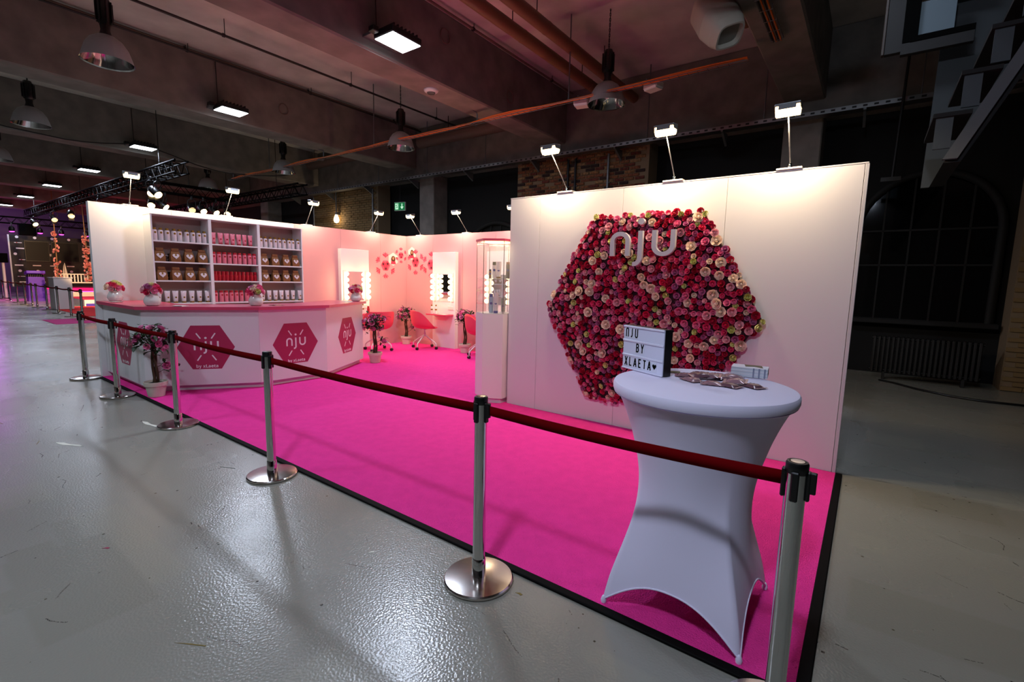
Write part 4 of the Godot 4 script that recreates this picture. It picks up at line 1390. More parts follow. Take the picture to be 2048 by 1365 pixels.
func letter(st: SurfaceTool, ch: String, xf: Transform3D) -> void:
	# condensed capitals drawn as strokes in a 100 x 100 box
	var w := 15.0
	var put := func(pts: Array) -> void:
		stroke(st, pts.map(func(p): return Vector2(p[0] * 0.44, p[1])), w, 0.0, 0.0006, xf)
	match ch:
		"n":
			put.call([[12, 0], [12, 78], [22, 92], [40, 98], [60, 98], [78, 92], [88, 78], [88, 0]])
		"J":
			put.call([[60, 100], [60, 20], [50, 8], [34, 4], [18, 8]])
		"U":
			put.call([[12, 100], [12, 22], [22, 9], [40, 3], [60, 3], [78, 9], [88, 22], [88, 100]])
		"B":
			put.call([[14, 0], [14, 100]])
			put.call([[6, 93], [60, 93], [78, 84], [80, 70], [70, 56], [6, 53]])
			put.call([[60, 53], [80, 44], [86, 28], [76, 12], [60, 7], [6, 7]])
		"Y":
			put.call([[8, 100], [50, 46], [50, 0]])
			put.call([[92, 100], [50, 46]])
		"X":
			put.call([[8, 100], [92, 0]])
			put.call([[92, 100], [8, 0]])
		"L":
			put.call([[16, 100], [16, 7], [88, 7]])
		"A":
			put.call([[6, 0], [50, 98]])
			put.call([[50, 98], [94, 0]])
			put.call([[24, 30], [76, 30]])
		"E":
			put.call([[90, 93], [16, 93], [16, 7], [90, 7]])
			put.call([[16, 51], [78, 51]])
		"T":
			put.call([[4, 93], [96, 93]])
			put.call([[50, 93], [50, 0]])
		"*":
			var h := heart(70)
			for i in h.size():
				h[i] = Vector2(h[i].x * 0.42 + 24, h[i].y * 0.5 + 50)
			prism(st, h, 0.0, 0.0006, xf)

# ---------------------------------------------------------------- things under the ceiling
func build_ceiling_things() -> void:
	# flood lights on the right side of each beam, and a second row nearer the viewer
	var n0: Node3D = null
	var lx := []
	for k in range(0, -7, -1):
		lx.append(Vector3(-6.165 + 5.27 * k, 4.905, -3.0))
	lx.append(Vector3(-0.895, 4.905, -3.0))
	for k in [1, 0, -1, -2]:
		lx.append(Vector3(-6.165 + 5.27 * k, 4.905, 2.95))
	var ln := ["large lit flood light on the beam nearest above the carpet", "lit flood light on the second beam from the flower wall", "lit flood light on the third beam", "lit flood light on the fourth beam", "lit flood light on the fifth beam", "lit flood light on the sixth beam towards the stage", "lit flood light on the last beam near the stage", "lit flood light above the flower wall", "lit flood light above the bar table", "lit flood light above the aisle, first beam", "lit flood light above the aisle, second beam", "lit flood light above the aisle, third beam"]
	for i in lx.size():
		if n0 == null:
			n0 = thing("flood_light", ln[i], "flood light", lx[i], 0, "flood lights on the ceiling beams")
			obj("housing", bx(S(), Vector3(0.41, 0.045, 0), Vector3(0.42, 0.09, 0.54), 0.012), mats.dark_metal, n0)
			for k in 7:
				obj("cooling_fin", B(Vector3(0.36, 0.05, 0.012)), mats.dark_metal, n0, Transform3D(Basis(), Vector3(0.41, 0.11, -0.21 + 0.07 * k)))
			obj("lens", bx(S(), Vector3(0.41, -0.006, 0), Vector3(0.39, 0.012, 0.51), 0.003), mats.led_panel, n0)
			obj("bracket", bx(S(), Vector3(0.105, 0.075, 0), Vector3(0.20, 0.04, 0.62), 0.004), mats.grey_metal, n0)
			obj("driver_box", bx(S(), Vector3(0.30, 0.07, 0.34), Vector3(0.12, 0.08, 0.1), 0.01), mats.black_plastic, n0)
			obj("cable", rodmesh(Vector3(0.06, 0.08, 0.1), Vector3(0.025, 1.08, 0.1), 0.008, 6), mats.dark_metal, n0)
		else:
			dup(n0, "flood_light", lx[i], 0, ln[i])
	for i in lx.size():
		light_area(self, lx[i] + Vector3(0.41, -0.068, 0), Vector3.DOWN if i != 8 else Vector3(-0.5, -1, -0.4), Vector2(0.38, 0.5), LED, FLOOD * ([1.0, 1.0, 0.8, 0.55, 0.5, 0.5, 0.5, FLOOD_A, FLOOD_B, FLOOD_C, FLOOD_C, FLOOD_C][i] as float), "flood_area_light")
	# big unlit bell lamps in the middle of each bay
	var bells := [[Vector3(-9.02, 4.5, -0.46), "unlit bell lamp above the aisle at the near left"], [Vector3(-14.2, 4.5, -0.46), "unlit bell lamp above the aisle with a pink reflection"], [Vector3(-19.5, 4.5, -0.6), "unlit bell lamp at the far left above the aisle"], [Vector3(-8.96, 4.5, -5.78), "unlit bell lamp above the pink wall corner"], [Vector3(-3.81, 4.5, -5.82), "unlit bell lamp behind the white flower panel"], [Vector3(-14.0, 4.5, -5.7), "unlit bell lamp over the long wall's middle"], [Vector3(-19.0, 4.5, -5.65), "unlit bell lamp farthest along the back wall"]]
	var b0: Node3D = null
	for e in bells:
		if b0 == null:
			b0 = thing("bell_lamp", e[1], "ceiling lamp", e[0], 0, "unlit bell lamps")
			var white := mat("bell_white", Color(0.55, 0.53, 0.52), 0.4)
			obj("shade", L([Vector2(0.315, 0.0), Vector2(0.305, 0.015), Vector2(0.285, 0.09), Vector2(0.25, 0.2), Vector2(0.19, 0.29), Vector2(0.11, 0.345), Vector2(0.07, 0.36)], 32), white, b0)
			obj("reflector", L([Vector2(0.065, 0.35), Vector2(0.105, 0.335), Vector2(0.18, 0.28), Vector2(0.24, 0.195), Vector2(0.275, 0.085), Vector2(0.298, 0.012), Vector2(0.315, 0.0)], 32), mat("reflector", Color(0.75, 0.74, 0.73), 0.12, 1.0), b0)
			obj("lamp_bulb", L([Vector2(0, 0.10), Vector2(0.03, 0.11), Vector2(0.045, 0.16), Vector2(0.03, 0.25), Vector2(0.02, 0.34)], 16), mats.white_plastic, b0)
			obj("neck", L([Vector2(0.07, 0.355), Vector2(0.075, 0.36), Vector2(0.055, 0.43), Vector2(0.065, 0.52), Vector2(0.0, 0.53)], 20), mats.dark_metal, b0)
			var bal := obj("ballast", L([Vector2(0, 0.5), Vector2(0.075, 0.5), Vector2(0.09, 0.54), Vector2(0.09, 0.80), Vector2(0.065, 0.86), Vector2(0, 0.87)], 8), mats.black_plastic, b0)
			for k in 8:
				var a := TAU * k / 8
				obj("fin", B(Vector3(0.02, 0.27, 0.012)), mats.black_plastic, bal, Transform3D(Basis(Vector3.UP, -a), Vector3(cos(a) * 0.095, 0.67, sin(a) * 0.095)))
			var st := S()
			for k in 16:
				var y := 0.87 + k * 0.04
				tube(st, [Vector3(0.008 if k % 2 else 0.0, y, 0.0 if k % 2 else 0.008), Vector3(0.008 if k % 2 else 0.0, y + 0.045, 0.0 if k % 2 else 0.008)], 0.006, 5)
				tube(st, [Vector3(-0.008 if k % 2 else 0.0, y, 0.0 if k % 2 else -0.008), Vector3(-0.008 if k % 2 else 0.0, y + 0.045, 0.0 if k % 2 else -0.008)], 0.006, 5)
			obj("chain", st, mats.dark_metal, b0)
		else:
			dup(b0, "bell_lamp", e[0], 0.7, e[1])
	# pipes
	for e in [[-9.55, 5.72, 0.022, "dark sprinkler pipe along the middle of the bay", "dark_pipe", Color(0.12, 0.09, 0.08)], [-11.26, 5.93, 0.03, "pink lit thin pipe along the beam above the counter", "pipe_paint", Color.WHITE], [-11.14, 5.86, 0.02, "dark thin pipe beside the beam above the counter", "dark_pipe", Color.WHITE], [-5.98, 5.90, 0.022, "thin pipe along the top of the near beam", "pipe_paint", Color.WHITE]]:
		var pm: Material = mat(e[4], e[5], 0.55)
		var t := thing("ceiling_pipe", e[3], "pipe", Vector3(e[0], e[1], -0.5))
		obj("pipe", rodmesh(Vector3(0, 0, -7.9), Vector3(0, 0, 9.5), e[2], 10), pm, t)
		for k in 6:
			var z := -7.0 + 2.6 * k
			obj("clamp", L(cyl(e[2] + 0.012, 0.04, 12), 12), mats.dark_metal, t, Transform3D(Basis(Vector3.RIGHT, PI / 2), Vector3(0, 0, z)))
			obj("hanger", rodmesh(Vector3(0, 0, z), Vector3(0, 6.0 - e[1], z), 0.007, 6), mats.dark_metal, t)
	for e in [[-4.905, 5.5, "brown round duct nearer the beam above the carpet"], [-4.44, 5.5, "brown round duct farther right above the carpet"]]:
		var t := thing("round_duct", e[2], "duct", Vector3(e[0], e[1], 0))
		obj("duct", rodmesh(Vector3(0, 0, -8.4), Vector3(0, 0, 9.5), 0.10, 20), mat("duct_brown", Color(0.47, 0.32, 0.22), 0.5), t)
		for k in 7:
			obj("duct_joint", L(cyl(0.104, 0.03, 20), 20), mats.duct_brown, t, Transform3D(Basis(Vector3.RIGHT, PI / 2), Vector3(0, 0, -7.2 + 2.3 * k)))
			obj("hanger", rodmesh(Vector3(0, 0.1, -6.9 + 2.3 * k), Vector3(0, 0.5, -6.9 + 2.3 * k), 0.008, 6), mats.dark_metal, t)
	for e in [[Vector3(-10.9, 5.45, -8.15), Vector3(-7.1, 5.45, -8.15), "fat pipe along the back above the pink wall corner"], [Vector3(-18.0, 5.5, -8.15), Vector3(-12.6, 5.5, -8.15), "fat pipe along the back above the long wall"], [Vector3(-1.6, 5.0, -5.4), Vector3(-1.6, 5.0, 2.0), "brown pipe along the beam by the ceiling loudspeaker"]]:
		var t := thing("round_duct", e[2], "duct", e[0])
		var v: Vector3 = e[1] - e[0]
		obj("duct", rodmesh(Vector3.ZERO, v, 0.16 if v.x > 1 else 0.07, 20), mats.pipe_paint if v.x > 1 else mats.duct_brown, t)
		for k in 2:
			obj("hanger", rodmesh(v * (0.3 + 0.4 * k), v * (0.3 + 0.4 * k) + Vector3(0, 6.0 - e[0].y, 0), 0.01, 6), mats.dark_metal, t)
	# perforated cable tray along the back wall
	var tr := thing("cable_tray", "long perforated steel cable tray running along the back wall", "cable tray", Vector3(-8, 4.46, -8.2))
	var len_ := 22.0
	obj("tray_floor", bx(S(), Vector3(0, 0, 0), Vector3(len_, 0.004, 0.22)), mats.galvanised, tr)
	for s in [-1, 1]:
		obj("tray_lip", bx(S(), Vector3(0, 0.035, 0.11 * s), Vector3(len_, 0.07, 0.004)), mats.galvanised, tr)
	var rib := S()
	for k in 150:
		bx(rib, Vector3(-len_ / 2 + len_ * (k + 0.5) / 150, 0.035, 0.1135), Vector3(0.06, 0.03, 0.002))
	obj("slots", rib, mats.dark_metal, tr).set_meta("kind", "stuff")
	for k in 10:
		var x := -9.9 + 2.2 * k
		obj("wall_bracket", prism(S(), PackedVector2Array([Vector2(-0.25, 0), Vector2(0.12, 0), Vector2(0.12, -0.03), Vector2(0.06, -0.05), Vector2(-0.25, -0.22)]), -0.02, 0.02, Transform3D(Basis(Vector3.UP, -PI / 2), Vector3(x, -0.003, 0))), mats.grey_metal, tr)
		obj("hanger", rodmesh(Vector3(x + 0.7, 0, 0.05), Vector3(x + 0.7, 1.54, 0.05), 0.012, 6), mats.grey_metal, tr)
	# light cable run with orange cables
	var cr := thing("cable_run", "thin cable run with orange cables crossing above the stand", "cable run", Vector3(0, 4.6, -5.6))
	for sd_ in [-1, 1]:
		obj("carrier_rail", rodmesh(Vector3(-17.1, 0, 0.05 * sd_), Vector3(-1.62, 0, 0.05 * sd_), 0.005, 6), mats.grey_metal, cr)
	var rungs := S()
	for k in 110:
		tube(rungs, [Vector3(-17.1 + 0.14 * k, -0.003, -0.05), Vector3(-17.1 + 0.14 * k, -0.003, 0.05)], 0.003, 4)
	obj("carrier_rungs", rungs, mats.dark_metal, cr).set_meta("kind", "stuff")
	for k in 5:
		var pts := []
		for j in 32:
			var x := -17.0 + 15.4 * j / 31.0
			pts.append(Vector3(x, 0.02 + 0.008 * sin(j * 1.3 + k) + 0.008 * (k % 2) + (0.03 * sin(j * 0.9) if k == 4 else 0.0), -0.035 + 0.017 * k))
		obj("cable", tube(S(), pts, 0.010, 6), mats.orange_cable if k != 2 else mats.grey_metal, cr)
	for x in [-9.7, -4.42, -14.6]:
		obj("hanger", rodmesh(Vector3(x, 0, 0), Vector3(x, 1.4, 0.0), 0.012, 8), mats.grey_metal, cr)
	for x in [-11.9, -6.55, -17.1]:
		obj("hook", tube(S(), [Vector3(x, 0.24, 0.1), Vector3(x, 0.22, -0.05), Vector3(x, 0.18, -0.07), Vector3(x, 0.0, -0.07), Vector3(x, -0.03, -0.05), Vector3(x, -0.03, 0.1)], 0.014, 8), mats.grey_metal, cr)
	var cr2 := thing("cable_run", "wire basket of cables running along the beam beside the loudspeaker", "cable run", Vector3(-1.25, 4.78, -2.0))
	for s in [-1, 1]:
		obj("basket_rail", rodmesh(Vector3(0.07 * s, 0, -3.6), Vector3(0.07 * s, 0, 5.0), 0.006, 6), mats.galvanised, cr2)
	for k in 30:
		obj("basket_wire", tube(S(), [Vector3(-0.07, 0.03, 0), Vector3(-0.07, -0.03, 0), Vector3(0.07, -0.03, 0), Vector3(0.07, 0.03, 0)], 0.004, 5), mats.galvanised, cr2, Transform3D(Basis(), Vector3(0, 0, -3.55 + 0.28 * k)))
	for k in 4:
		obj("cable", rodmesh(Vector3(-0.045 + 0.03 * k, -0.018, -3.6), Vector3(-0.045 + 0.03 * k, -0.018, 5.0), 0.01, 6), mats.orange_cable if k % 2 else mats.black_plastic, cr2)
	for e in [[Vector3(-4.26, 4.60, -5.79), 0.2, "small white junction box on the cable run by the bell lamp"], [Vector3(-3.0, 4.62, -5.80), -0.3, "larger white junction box on the cable run"]]:
		var t := thing("junction_box", e[2], "junction box", e[0], e[1])
		obj("box", bx(S(), Vector3.ZERO, Vector3(0.26, 0.10, 0.2), 0.02), mats.white_plastic, t)
		obj("lid", bx(S(), Vector3(0, -0.055, 0), Vector3(0.23, 0.014, 0.17), 0.005), mats.white_plastic, t)
		obj("strap", tube(S(), [Vector3(-0.05, 0.05, 0), Vector3(-0.05, 0.09, 0.1), Vector3(0.0, 0.06, 0.19)], 0.008, 6), mats.grey_metal, t)
	var sd := thing("smoke_detector", "round white smoke detector under the near beam", "smoke detector", Vector3(-6.49, 4.83, -4.36))
	obj("base", L([Vector2(0, -0.05), Vector2(0.09, -0.048), Vector2(0.12, -0.03), Vector2(0.13, -0.012), Vector2(0.13, 0.0)], 28), mats.white_plastic, sd)
	obj("vent_ring", L([Vector2(0.07, -0.058), Vector2(0.075, -0.05), Vector2(0.0, -0.05)], 24), mats.grey_metal, sd)
	# loudspeaker on the beam
	var sp := thing("ceiling_loudspeaker", "off-white loudspeaker tilted down from the beam at the upper right", "loudspeaker", Vector3(-1.74, 4.70, -4.55), 0.0)
	var ax := Vector3(0.52, -0.72, 0.22).normalized()
	var tilt := Basis.looking_at(-ax, Vector3(0.6, 0.2, 0.8))
	var off := mat("speaker_white", Color(0.62, 0.60, 0.55), 0.6)
	var st9 := S()
	var rings := []
	for lv in [[-0.32, 0.17, 0.15], [-0.30, 0.195, 0.18], [0.0, 0.225, 0.205], [0.20, 0.20, 0.185], [0.30, 0.165, 0.155], [0.30, 0.145, 0.135], [0.24, 0.135, 0.125]]:
		var ring := []
		for k in 28:
			var a := TAU * k / 28
			ring.append(tilt * Vector3(signf(cos(a)) * pow(absf(cos(a)), 0.55) * lv[1], signf(sin(a)) * pow(absf(sin(a)), 0.55) * lv[2], lv[0]))
		rings.append(ring)
	for j in rings.size() - 1:
		smooth += 1
		st9.set_smooth_group(smooth)
		for k in 28:
			q(st9, rings[j][k], rings[j][(k + 1) % 28], rings[j + 1][(k + 1) % 28], rings[j + 1][k])
	for k in range(1, 27):
		tri(st9, rings[0][0], rings[0][k + 1], rings[0][k])
	obj("cabinet", st9, off, sp)
	var gr := S()
	for k in range(1, 27):
		tri(gr, rings[-1][0], rings[-1][k], rings[-1][k + 1])
	obj("grille", gr, mat("speaker_grille", Color(0.42, 0.41, 0.38), 0.7), sp)
	obj("bracket", tube(S(), [tilt * Vector3(0.0, 0.0, -0.31), Vector3(0.08, 0.30, -0.05), Vector3(0.27, 0.32, -0.05)], 0.02, 8), mats.dark_metal, sp)
	# slack black supply cable from lamp to lamp
	var sc := thing("supply_cable", "slack black supply cable looping between the flood lights", "cable", Vector3(-11.2, 5.02, -3.0))
	for way in [[Vector3(-16.35, 4.95, -3.3), Vector3(-16.35, 4.72, -4.3), Vector3(-16.2, 4.62, -5.2), Vector3(-15.75, 4.70, -6.3), Vector3(-15.5, 4.86, -6.9)], [Vector3(-16.35, 4.95, -2.7), Vector3(-16.35, 4.83, -2.1), Vector3(-16.35, 4.76, -1.4), Vector3(-16.35, 4.80, -0.4), Vector3(-16.3, 4.9, 0.5)]]:
		var pts := []
		var cv := Curve3D.new()
		for i in way.size():
			var tan_: Vector3 = (way[mini(i + 1, way.size() - 1)] - way[maxi(i - 1, 0)]) / 6.0
			cv.add_point(way[i] - sc.position, -tan_, tan_)
		for p in cv.tessellate(3, 4):
			pts.append(p)
		obj("cable", tube(S(), pts, 0.016, 6), mats.black_plastic, sc)
	# loops of spare cable hanging on the beam faces
	for e in [[Vector3(-6.15, 5.62, -4.35), "coil of pale cable hung on the near beam face"], [Vector3(-11.42, 5.40, -4.35), "coil of pale cable hung on the beam above the counter"], [Vector3(-6.15, 5.2, -6.2), "coil of thin cable low on the near beam's far end"]]:
		var pts := []
		for j in 21:
			var a := TAU * j / 20
			pts.append(Vector3(0.012, sin(a) * 0.12, cos(a) * 0.11))
		tag(obj("cable_coil", tube(S(), pts, 0.008, 6), mats.pipe_paint, self, Transform3D(Basis(), e[0])), e[1], "cable")

# ---------------------------------------------------------------- arm lights on the exhibition walls
func build_wall_lamps() -> void:
	# base point on the wall's top, direction into the stand, side lean
	var E := [
		[Vector3(-2.737, 2.50, ZP - 0.035), Vector3(0, 0, 1), -0.05, 0.28, "arm light on the flower wall, above the rose hexagon's left edge"],
		[Vector3(-1.557, 2.50, ZP - 0.035), Vector3(0, 0, 1), -0.01, 0.28, "arm light on the flower wall, above the middle of the roses"],
		[Vector3(-0.591, 2.50, ZP - 0.035), Vector3(0, 0, 1), -0.01, 0.28, "arm light on the flower wall, nearest its free end"],
		[Vector3(XL - 0.045, 2.50, -0.541), Vector3(1, 0, 0), -0.03, 0.28, "arm light on the long wall, above its front end"],
		[Vector3(XL - 0.045, 2.50, -1.861), Vector3(1, 0, 0), 0.01, 0.28, "arm light on the long wall, above the shelves"],
		[Vector3(XL - 0.045, 2.50, -3.326), Vector3(1, 0, 0), -0.01, 0.28, "arm light on the long wall, where the pink begins"],
		[Vector3(XL - 0.045, 2.50, -4.817), Vector3(1, 0, 0), 0.01, 0.28, "arm light on the long wall, nearest the corner"],
		[Vector3(-8.368, 2.50, ZB - 0.045), Vector3(0, 0, 1), 0.0, 0.30, "arm light on the pink back wall, by the corner"],
		[Vector3(-6.938, 2.50, ZB - 0.045), Vector3(0, 0, 1), -0.03, 0.30, "arm light on the pink back wall, over the mirror tower"],
		[Vector3(-5.49, 2.50, ZB - 0.045), Vector3(0, 0, 1), -0.03, 0.30, "arm light on the pink back wall, behind the flower panel's edge"]]
	for e in E:
		var d: Vector3 = e[1]
		var t := thing("arm_light", e[4], "arm light", e[0], atan2(d.x, d.z), "arm lights on the exhibition walls")
		# in its own axes +z points into the stand
		var head := Vector3(e[2], 0.40, e[3])
		obj("clamp_plate", bx(S(), Vector3(0, 0.008, 0), Vector3(0.19, 0.016, 0.10), 0.003), mats.white_plastic, t)
		obj("joint", L([Vector2(0, 0.012), Vector2(0.016, 0.014), Vector2(0.018, 0.03), Vector2(0.012, 0.045), Vector2(0.014, 0.055), Vector2(0, 0.06)], 14), mats.chrome, t)
		obj("arm", rodmesh(Vector3(0, 0.05, 0), head + Vector3(0, -0.03, -0.03), 0.0055, 8), mats.grey_metal, t)
		# housing: a shallow trough that opens down and back to the wall
		var bs := Basis(Vector3.RIGHT, 0.15)
		var hs := obj("housing", bx(S(), Vector3(0, 0.042, -0.005), Vector3(0.18, 0.018, 0.12), 0.004), mats.grey_metal, t, Transform3D(bs, head))
		obj("visor", bx(S(), Vector3(0, 0.022, 0.062), Vector3(0.12, 0.034, 0.004), 0.001, Basis(Vector3.RIGHT, -0.35)), mats.grey_metal, hs)
		for s in [-1, 1]:
			obj("side_plate", prism(S(), PackedVector2Array([Vector2(-0.055, 0.035), Vector2(0.05, 0.035), Vector2(0.04, 0.01), Vector2(-0.055, 0.0)]), -0.002, 0.002, Transform3D(Basis(Vector3.UP, -PI / 2), Vector3(0.088 * s, 0, 0))), mats.grey_metal, hs)
		var prof := PackedVector2Array([Vector2(-0.05, 0.032), Vector2(0.05, 0.032), Vector2(0.054, -0.005), Vector2(0.03, -0.038), Vector2(-0.02, -0.042), Vector2(-0.05, -0.015)])
		obj("lamp_glass", prism(S(), prof, -0.083, 0.083, Transform3D(Basis(Vector3.UP, -PI / 2), Vector3.ZERO)), mats.halogen, hs)
		var dir := Vector3(0, -1.0, -0.62)
		light_spot(t, head + bs * Vector3(0, -0.055, -0.01), dir, WARM, ARM, 80.0, 0.05, 0.6, "arm_spot_light")
	# exit sign and the bulkhead lamp at the back
	var x := thing("exit_sign", "small green emergency exit sign hanging before the dark back wall", "exit sign", Vector3(-11.87, 3.72, -8.2), 0.25)
	var gm := glow("exit_green_light", Color(0.02, 0.42, 0.22), 0.8)
	var wm := glow("exit_white_light", Color(0.75, 0.95, 0.8), 0.9)
	obj("case", bx(S(), Vector3(0, 0, -0.03), Vector3(0.40, 0.26, 0.05), 0.006), mats.white_plastic, x)
	obj("sign_panel", bx(S(), Vector3(0, 0, 0), Vector3(0.37, 0.23, 0.01)), gm, x)
	obj("door_symbol", bx(S(), Vector3(-0.10, 0, 0.006), Vector3(0.11, 0.18, 0.004)), wm, x)
	var rn := S()
	for s in [[[-0.085, 0.0], [-0.11, 0.04]], [[-0.11, 0.04], [-0.14, 0.02]], [[-0.10, -0.01], [-0.125, -0.06]], [[-0.09, -0.01], [-0.07, -0.05]], [[-0.10, 0.02], [-0.07, 0.01]]]:
		stroke(rn, [Vector2(s[0][0], s[0][1]) * 100, Vector2(s[1][0], s[1][1]) * 100], 1.8, 0.008, 0.0095, Transform3D(Basis.from_scale(Vector3(0.01, 0.01, 1)), Vector3.ZERO))
	prism(rn, ngon(12, 0.016, 0, Vector2(-0.085, 0.065)), 0.008, 0.0095)
	obj("running_figure", rn, mats.exit_green_light, x)
	var ar := S()
	prism(ar, PackedVector2Array([Vector2(0.075, 0.08), Vector2(0.105, 0.08), Vector2(0.105, -0.01), Vector2(0.15, -0.01), Vector2(0.09, -0.085), Vector2(0.03, -0.01), Vector2(0.075, -0.01)]), 0.005, 0.008)
	obj("arrow", ar, wm, x)
	obj("hanger", rodmesh(Vector3(0, 0.12, -0.03), Vector3(0, 0.89, -0.03), 0.006, 6), mats.dark_metal, x)
	var bl := thing("bulkhead_lamp", "glowing pear-shaped lamp on a pipe against the dim brick pier", "wall lamp", Vector3(-15.45, 3.55, -8.36))
	obj("lamp_glass", L([Vector2(0, -0.14), Vector2(0.07, -0.11), Vector2(0.095, -0.04), Vector2(0.08, 0.05), Vector2(0.05, 0.12), Vector2(0.04, 0.16)], 18), mats.halogen, bl)
	obj("cap", L(cyl(0.05, 0.07, 16, 0.155), 16), mats.grey_metal, bl)
	obj("conduit", rodmesh(Vector3(0, 0.2, 0), Vector3(0, 1.05, 0), 0.02, 8), mats.grey_metal, bl)
	obj("mount", bx(S(), Vector3(0, 0.2, -0.06), Vector3(0.1, 0.1, 0.12), 0.01), mats.grey_metal, bl)
	light_omni(bl, Vector3(0, 0, 0), WARM, 0.35, 0.08)
	for e in [[-17.0, "left conduit on the dim brick pier"], [-13.5, "right conduit on the dim brick pier beside the lamp"], [-6.05, "left conduit pipe down the weathered brick pier"], [-5.85, "middle conduit pipe down the weathered brick pier"], [-5.0, "grey conduit right of the middle of the weathered brick pier"]]:
		var t := thing("conduit", e[1], "conduit pipe", Vector3(e[0], 0, -8.44))
		obj("pipe", rodmesh(Vector3(0, 0.0, 0), Vector3(0, 4.43, 0), 0.028, 10), mats.dark_metal if e[0] < -5.5 and e[0] > -13 else mats.grey_metal, t)
		for k in 3:
			obj("clip", bx(S(), Vector3(0, 1.0 + 1.4 * k, -0.02), Vector3(0.09, 0.03, 0.03), 0.004), mats.grey_metal, t)

# ---------------------------------------------------------------- the unlit end of the hall
func build_dark_side() -> void:
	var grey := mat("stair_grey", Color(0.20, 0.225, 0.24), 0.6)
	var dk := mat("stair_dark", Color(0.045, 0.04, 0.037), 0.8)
	# stair: zigzag of risers and treads over a sloping slab, seen from below
	var s := thing("staircase", "grey staircase with dark sloping soffit at the upper right", "staircase", Vector3(0.40, 2.50, -3.1))
	var slope := Vector3(0.40, 0.86, 0).normalized()
	var nrm := Vector3(slope.y, -slope.x, 0)
	var bs := Basis(slope, nrm.cross(slope) * 1.0, nrm)
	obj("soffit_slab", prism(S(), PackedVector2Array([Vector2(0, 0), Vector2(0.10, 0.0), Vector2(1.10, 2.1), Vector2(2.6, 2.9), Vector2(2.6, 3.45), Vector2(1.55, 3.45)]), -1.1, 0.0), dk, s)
	obj("stringer", prism(S(), PackedVector2Array([Vector2(-0.01, 0.02), Vector2(0.075, 0.02), Vector2(1.68, 3.45), Vector2(1.60, 3.45)]), 0.0, 0.04), mat("stringer_grey", Color(0.32, 0.33, 0.34), 0.7), s)
	for k in 9:
		var p := Vector3(-0.045 + 0.131 * k, 0.10 + 0.281 * k, -0.35)
		obj("riser", bx(S(), p + Vector3(0.02, 0.12, 0.37), Vector3(0.10, 0.235, 0.02)), grey, s)
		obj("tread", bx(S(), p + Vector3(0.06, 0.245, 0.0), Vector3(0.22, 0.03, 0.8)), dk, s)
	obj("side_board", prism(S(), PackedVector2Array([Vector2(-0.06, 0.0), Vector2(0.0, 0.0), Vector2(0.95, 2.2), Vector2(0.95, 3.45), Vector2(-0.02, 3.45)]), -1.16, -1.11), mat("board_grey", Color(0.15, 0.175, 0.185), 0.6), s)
	# glazed cabin wall hanging from the slab
	var c := thing("cabin_window", "suspended grey cabin wall with a pale blue lit pane", "window", Vector3(0.16, 3.70, -4.0))
	var cg := mat("cabin_grey", Color(0.06, 0.055, 0.052), 0.7)
	obj("wall_strip", bx(S(), Vector3(-0.155, 1.15, 0), Vector3(0.13, 2.30, 0.06), 0.003), cg, c)
	obj("wall_strip", bx(S(), Vector3(0.15, 0.02, 0), Vector3(0.50, 0.10, 0.06), 0.003), cg, c)
	obj("edge_trim", bx(S(), Vector3(-0.232, 1.15, 0.005), Vector3(0.02, 2.30, 0.07), 0.003), mat("trim_wood", Color(0.22, 0.18, 0.155), 0.6), c)
	obj("frame", bx(S(), Vector3(-0.04, 1.15, 0.008), Vector3(0.11, 2.16, 0.05), 0.003), mats.black_matt, c)
	obj("frame", bx(S(), Vector3(0.18, 0.09, 0.006), Vector3(0.44, 0.05, 0.06), 0.003), mats.black_matt, c)
	obj("pane_screen", bx(S(), Vector3(0.13, 0.26, -0.02), Vector3(0.26, 0.30, 0.01)), glow("cabin_screen", Color(0.22, 0.27, 0.31), 0.55), c)
	obj("pane", bx(S(), Vector3(0.18, 1.3, -0.02), Vector3(0.42, 1.75, 0.01)), mats.dark_glass, c)
	# radiator and cable by the dark window
	var r := thing("radiator", "ribbed radiator below the dark window, barely lit", "radiator", Vector3(0.85, 0, -8.35))
	for k in 22:
		obj("rib", B(Vector3(0.045, 0.62, 0.14), 0.012), mat("radiator_grey", Color(0.045, 0.045, 0.045), 0.5), r, Transform3D(Basis(), Vector3(-0.66 + 0.0625 * k, 0.43, 0)))
	for y in [0.16, 0.70]:
		obj("header_pipe", rodmesh(Vector3(-0.70, y, 0), Vector3(0.70, y, 0), 0.022, 8), mats.radiator_grey, r)
	for x in [-0.5, 0.5]:
		obj("foot", bx(S(), Vector3(x, 0.07, 0), Vector3(0.04, 0.14, 0.1)), mats.radiator_grey, r)
	var pts := []
	for p in [Vector3(0.3, 0.016, -8.1), Vector3(0.485, 0.016, -7.95), Vector3(0.743, 0.016, -7.6), Vector3(1.112, 0.016, -7.3), Vector3(1.422, 0.016, -7.2), Vector3(1.9, 0.016, -7.25), Vector3(2.6, 0.016, -7.5)]:
		pts.append(p)
	tag(obj("floor_cable", tube(S(), pts, 0.016, 8), mats.black_plastic), "thick black cable lying on the floor in the unlit corner", "cable")
	var w := thing("work_sign", "small pale plate hanging on a rod before the dark window", "hanging plate", Vector3(0.16, 3.22, -7.9))
	obj("rod", rodmesh(Vector3(0, 0.06, 0), Vector3(0.05, 2.78, 0), 0.02, 8), mats.dark_metal, w)
	obj("plate", bx(S(), Vector3(-0.02, 0.03, 0.0), Vector3(0.26, 0.07, 0.03), 0.004), mats.dark_metal, w)

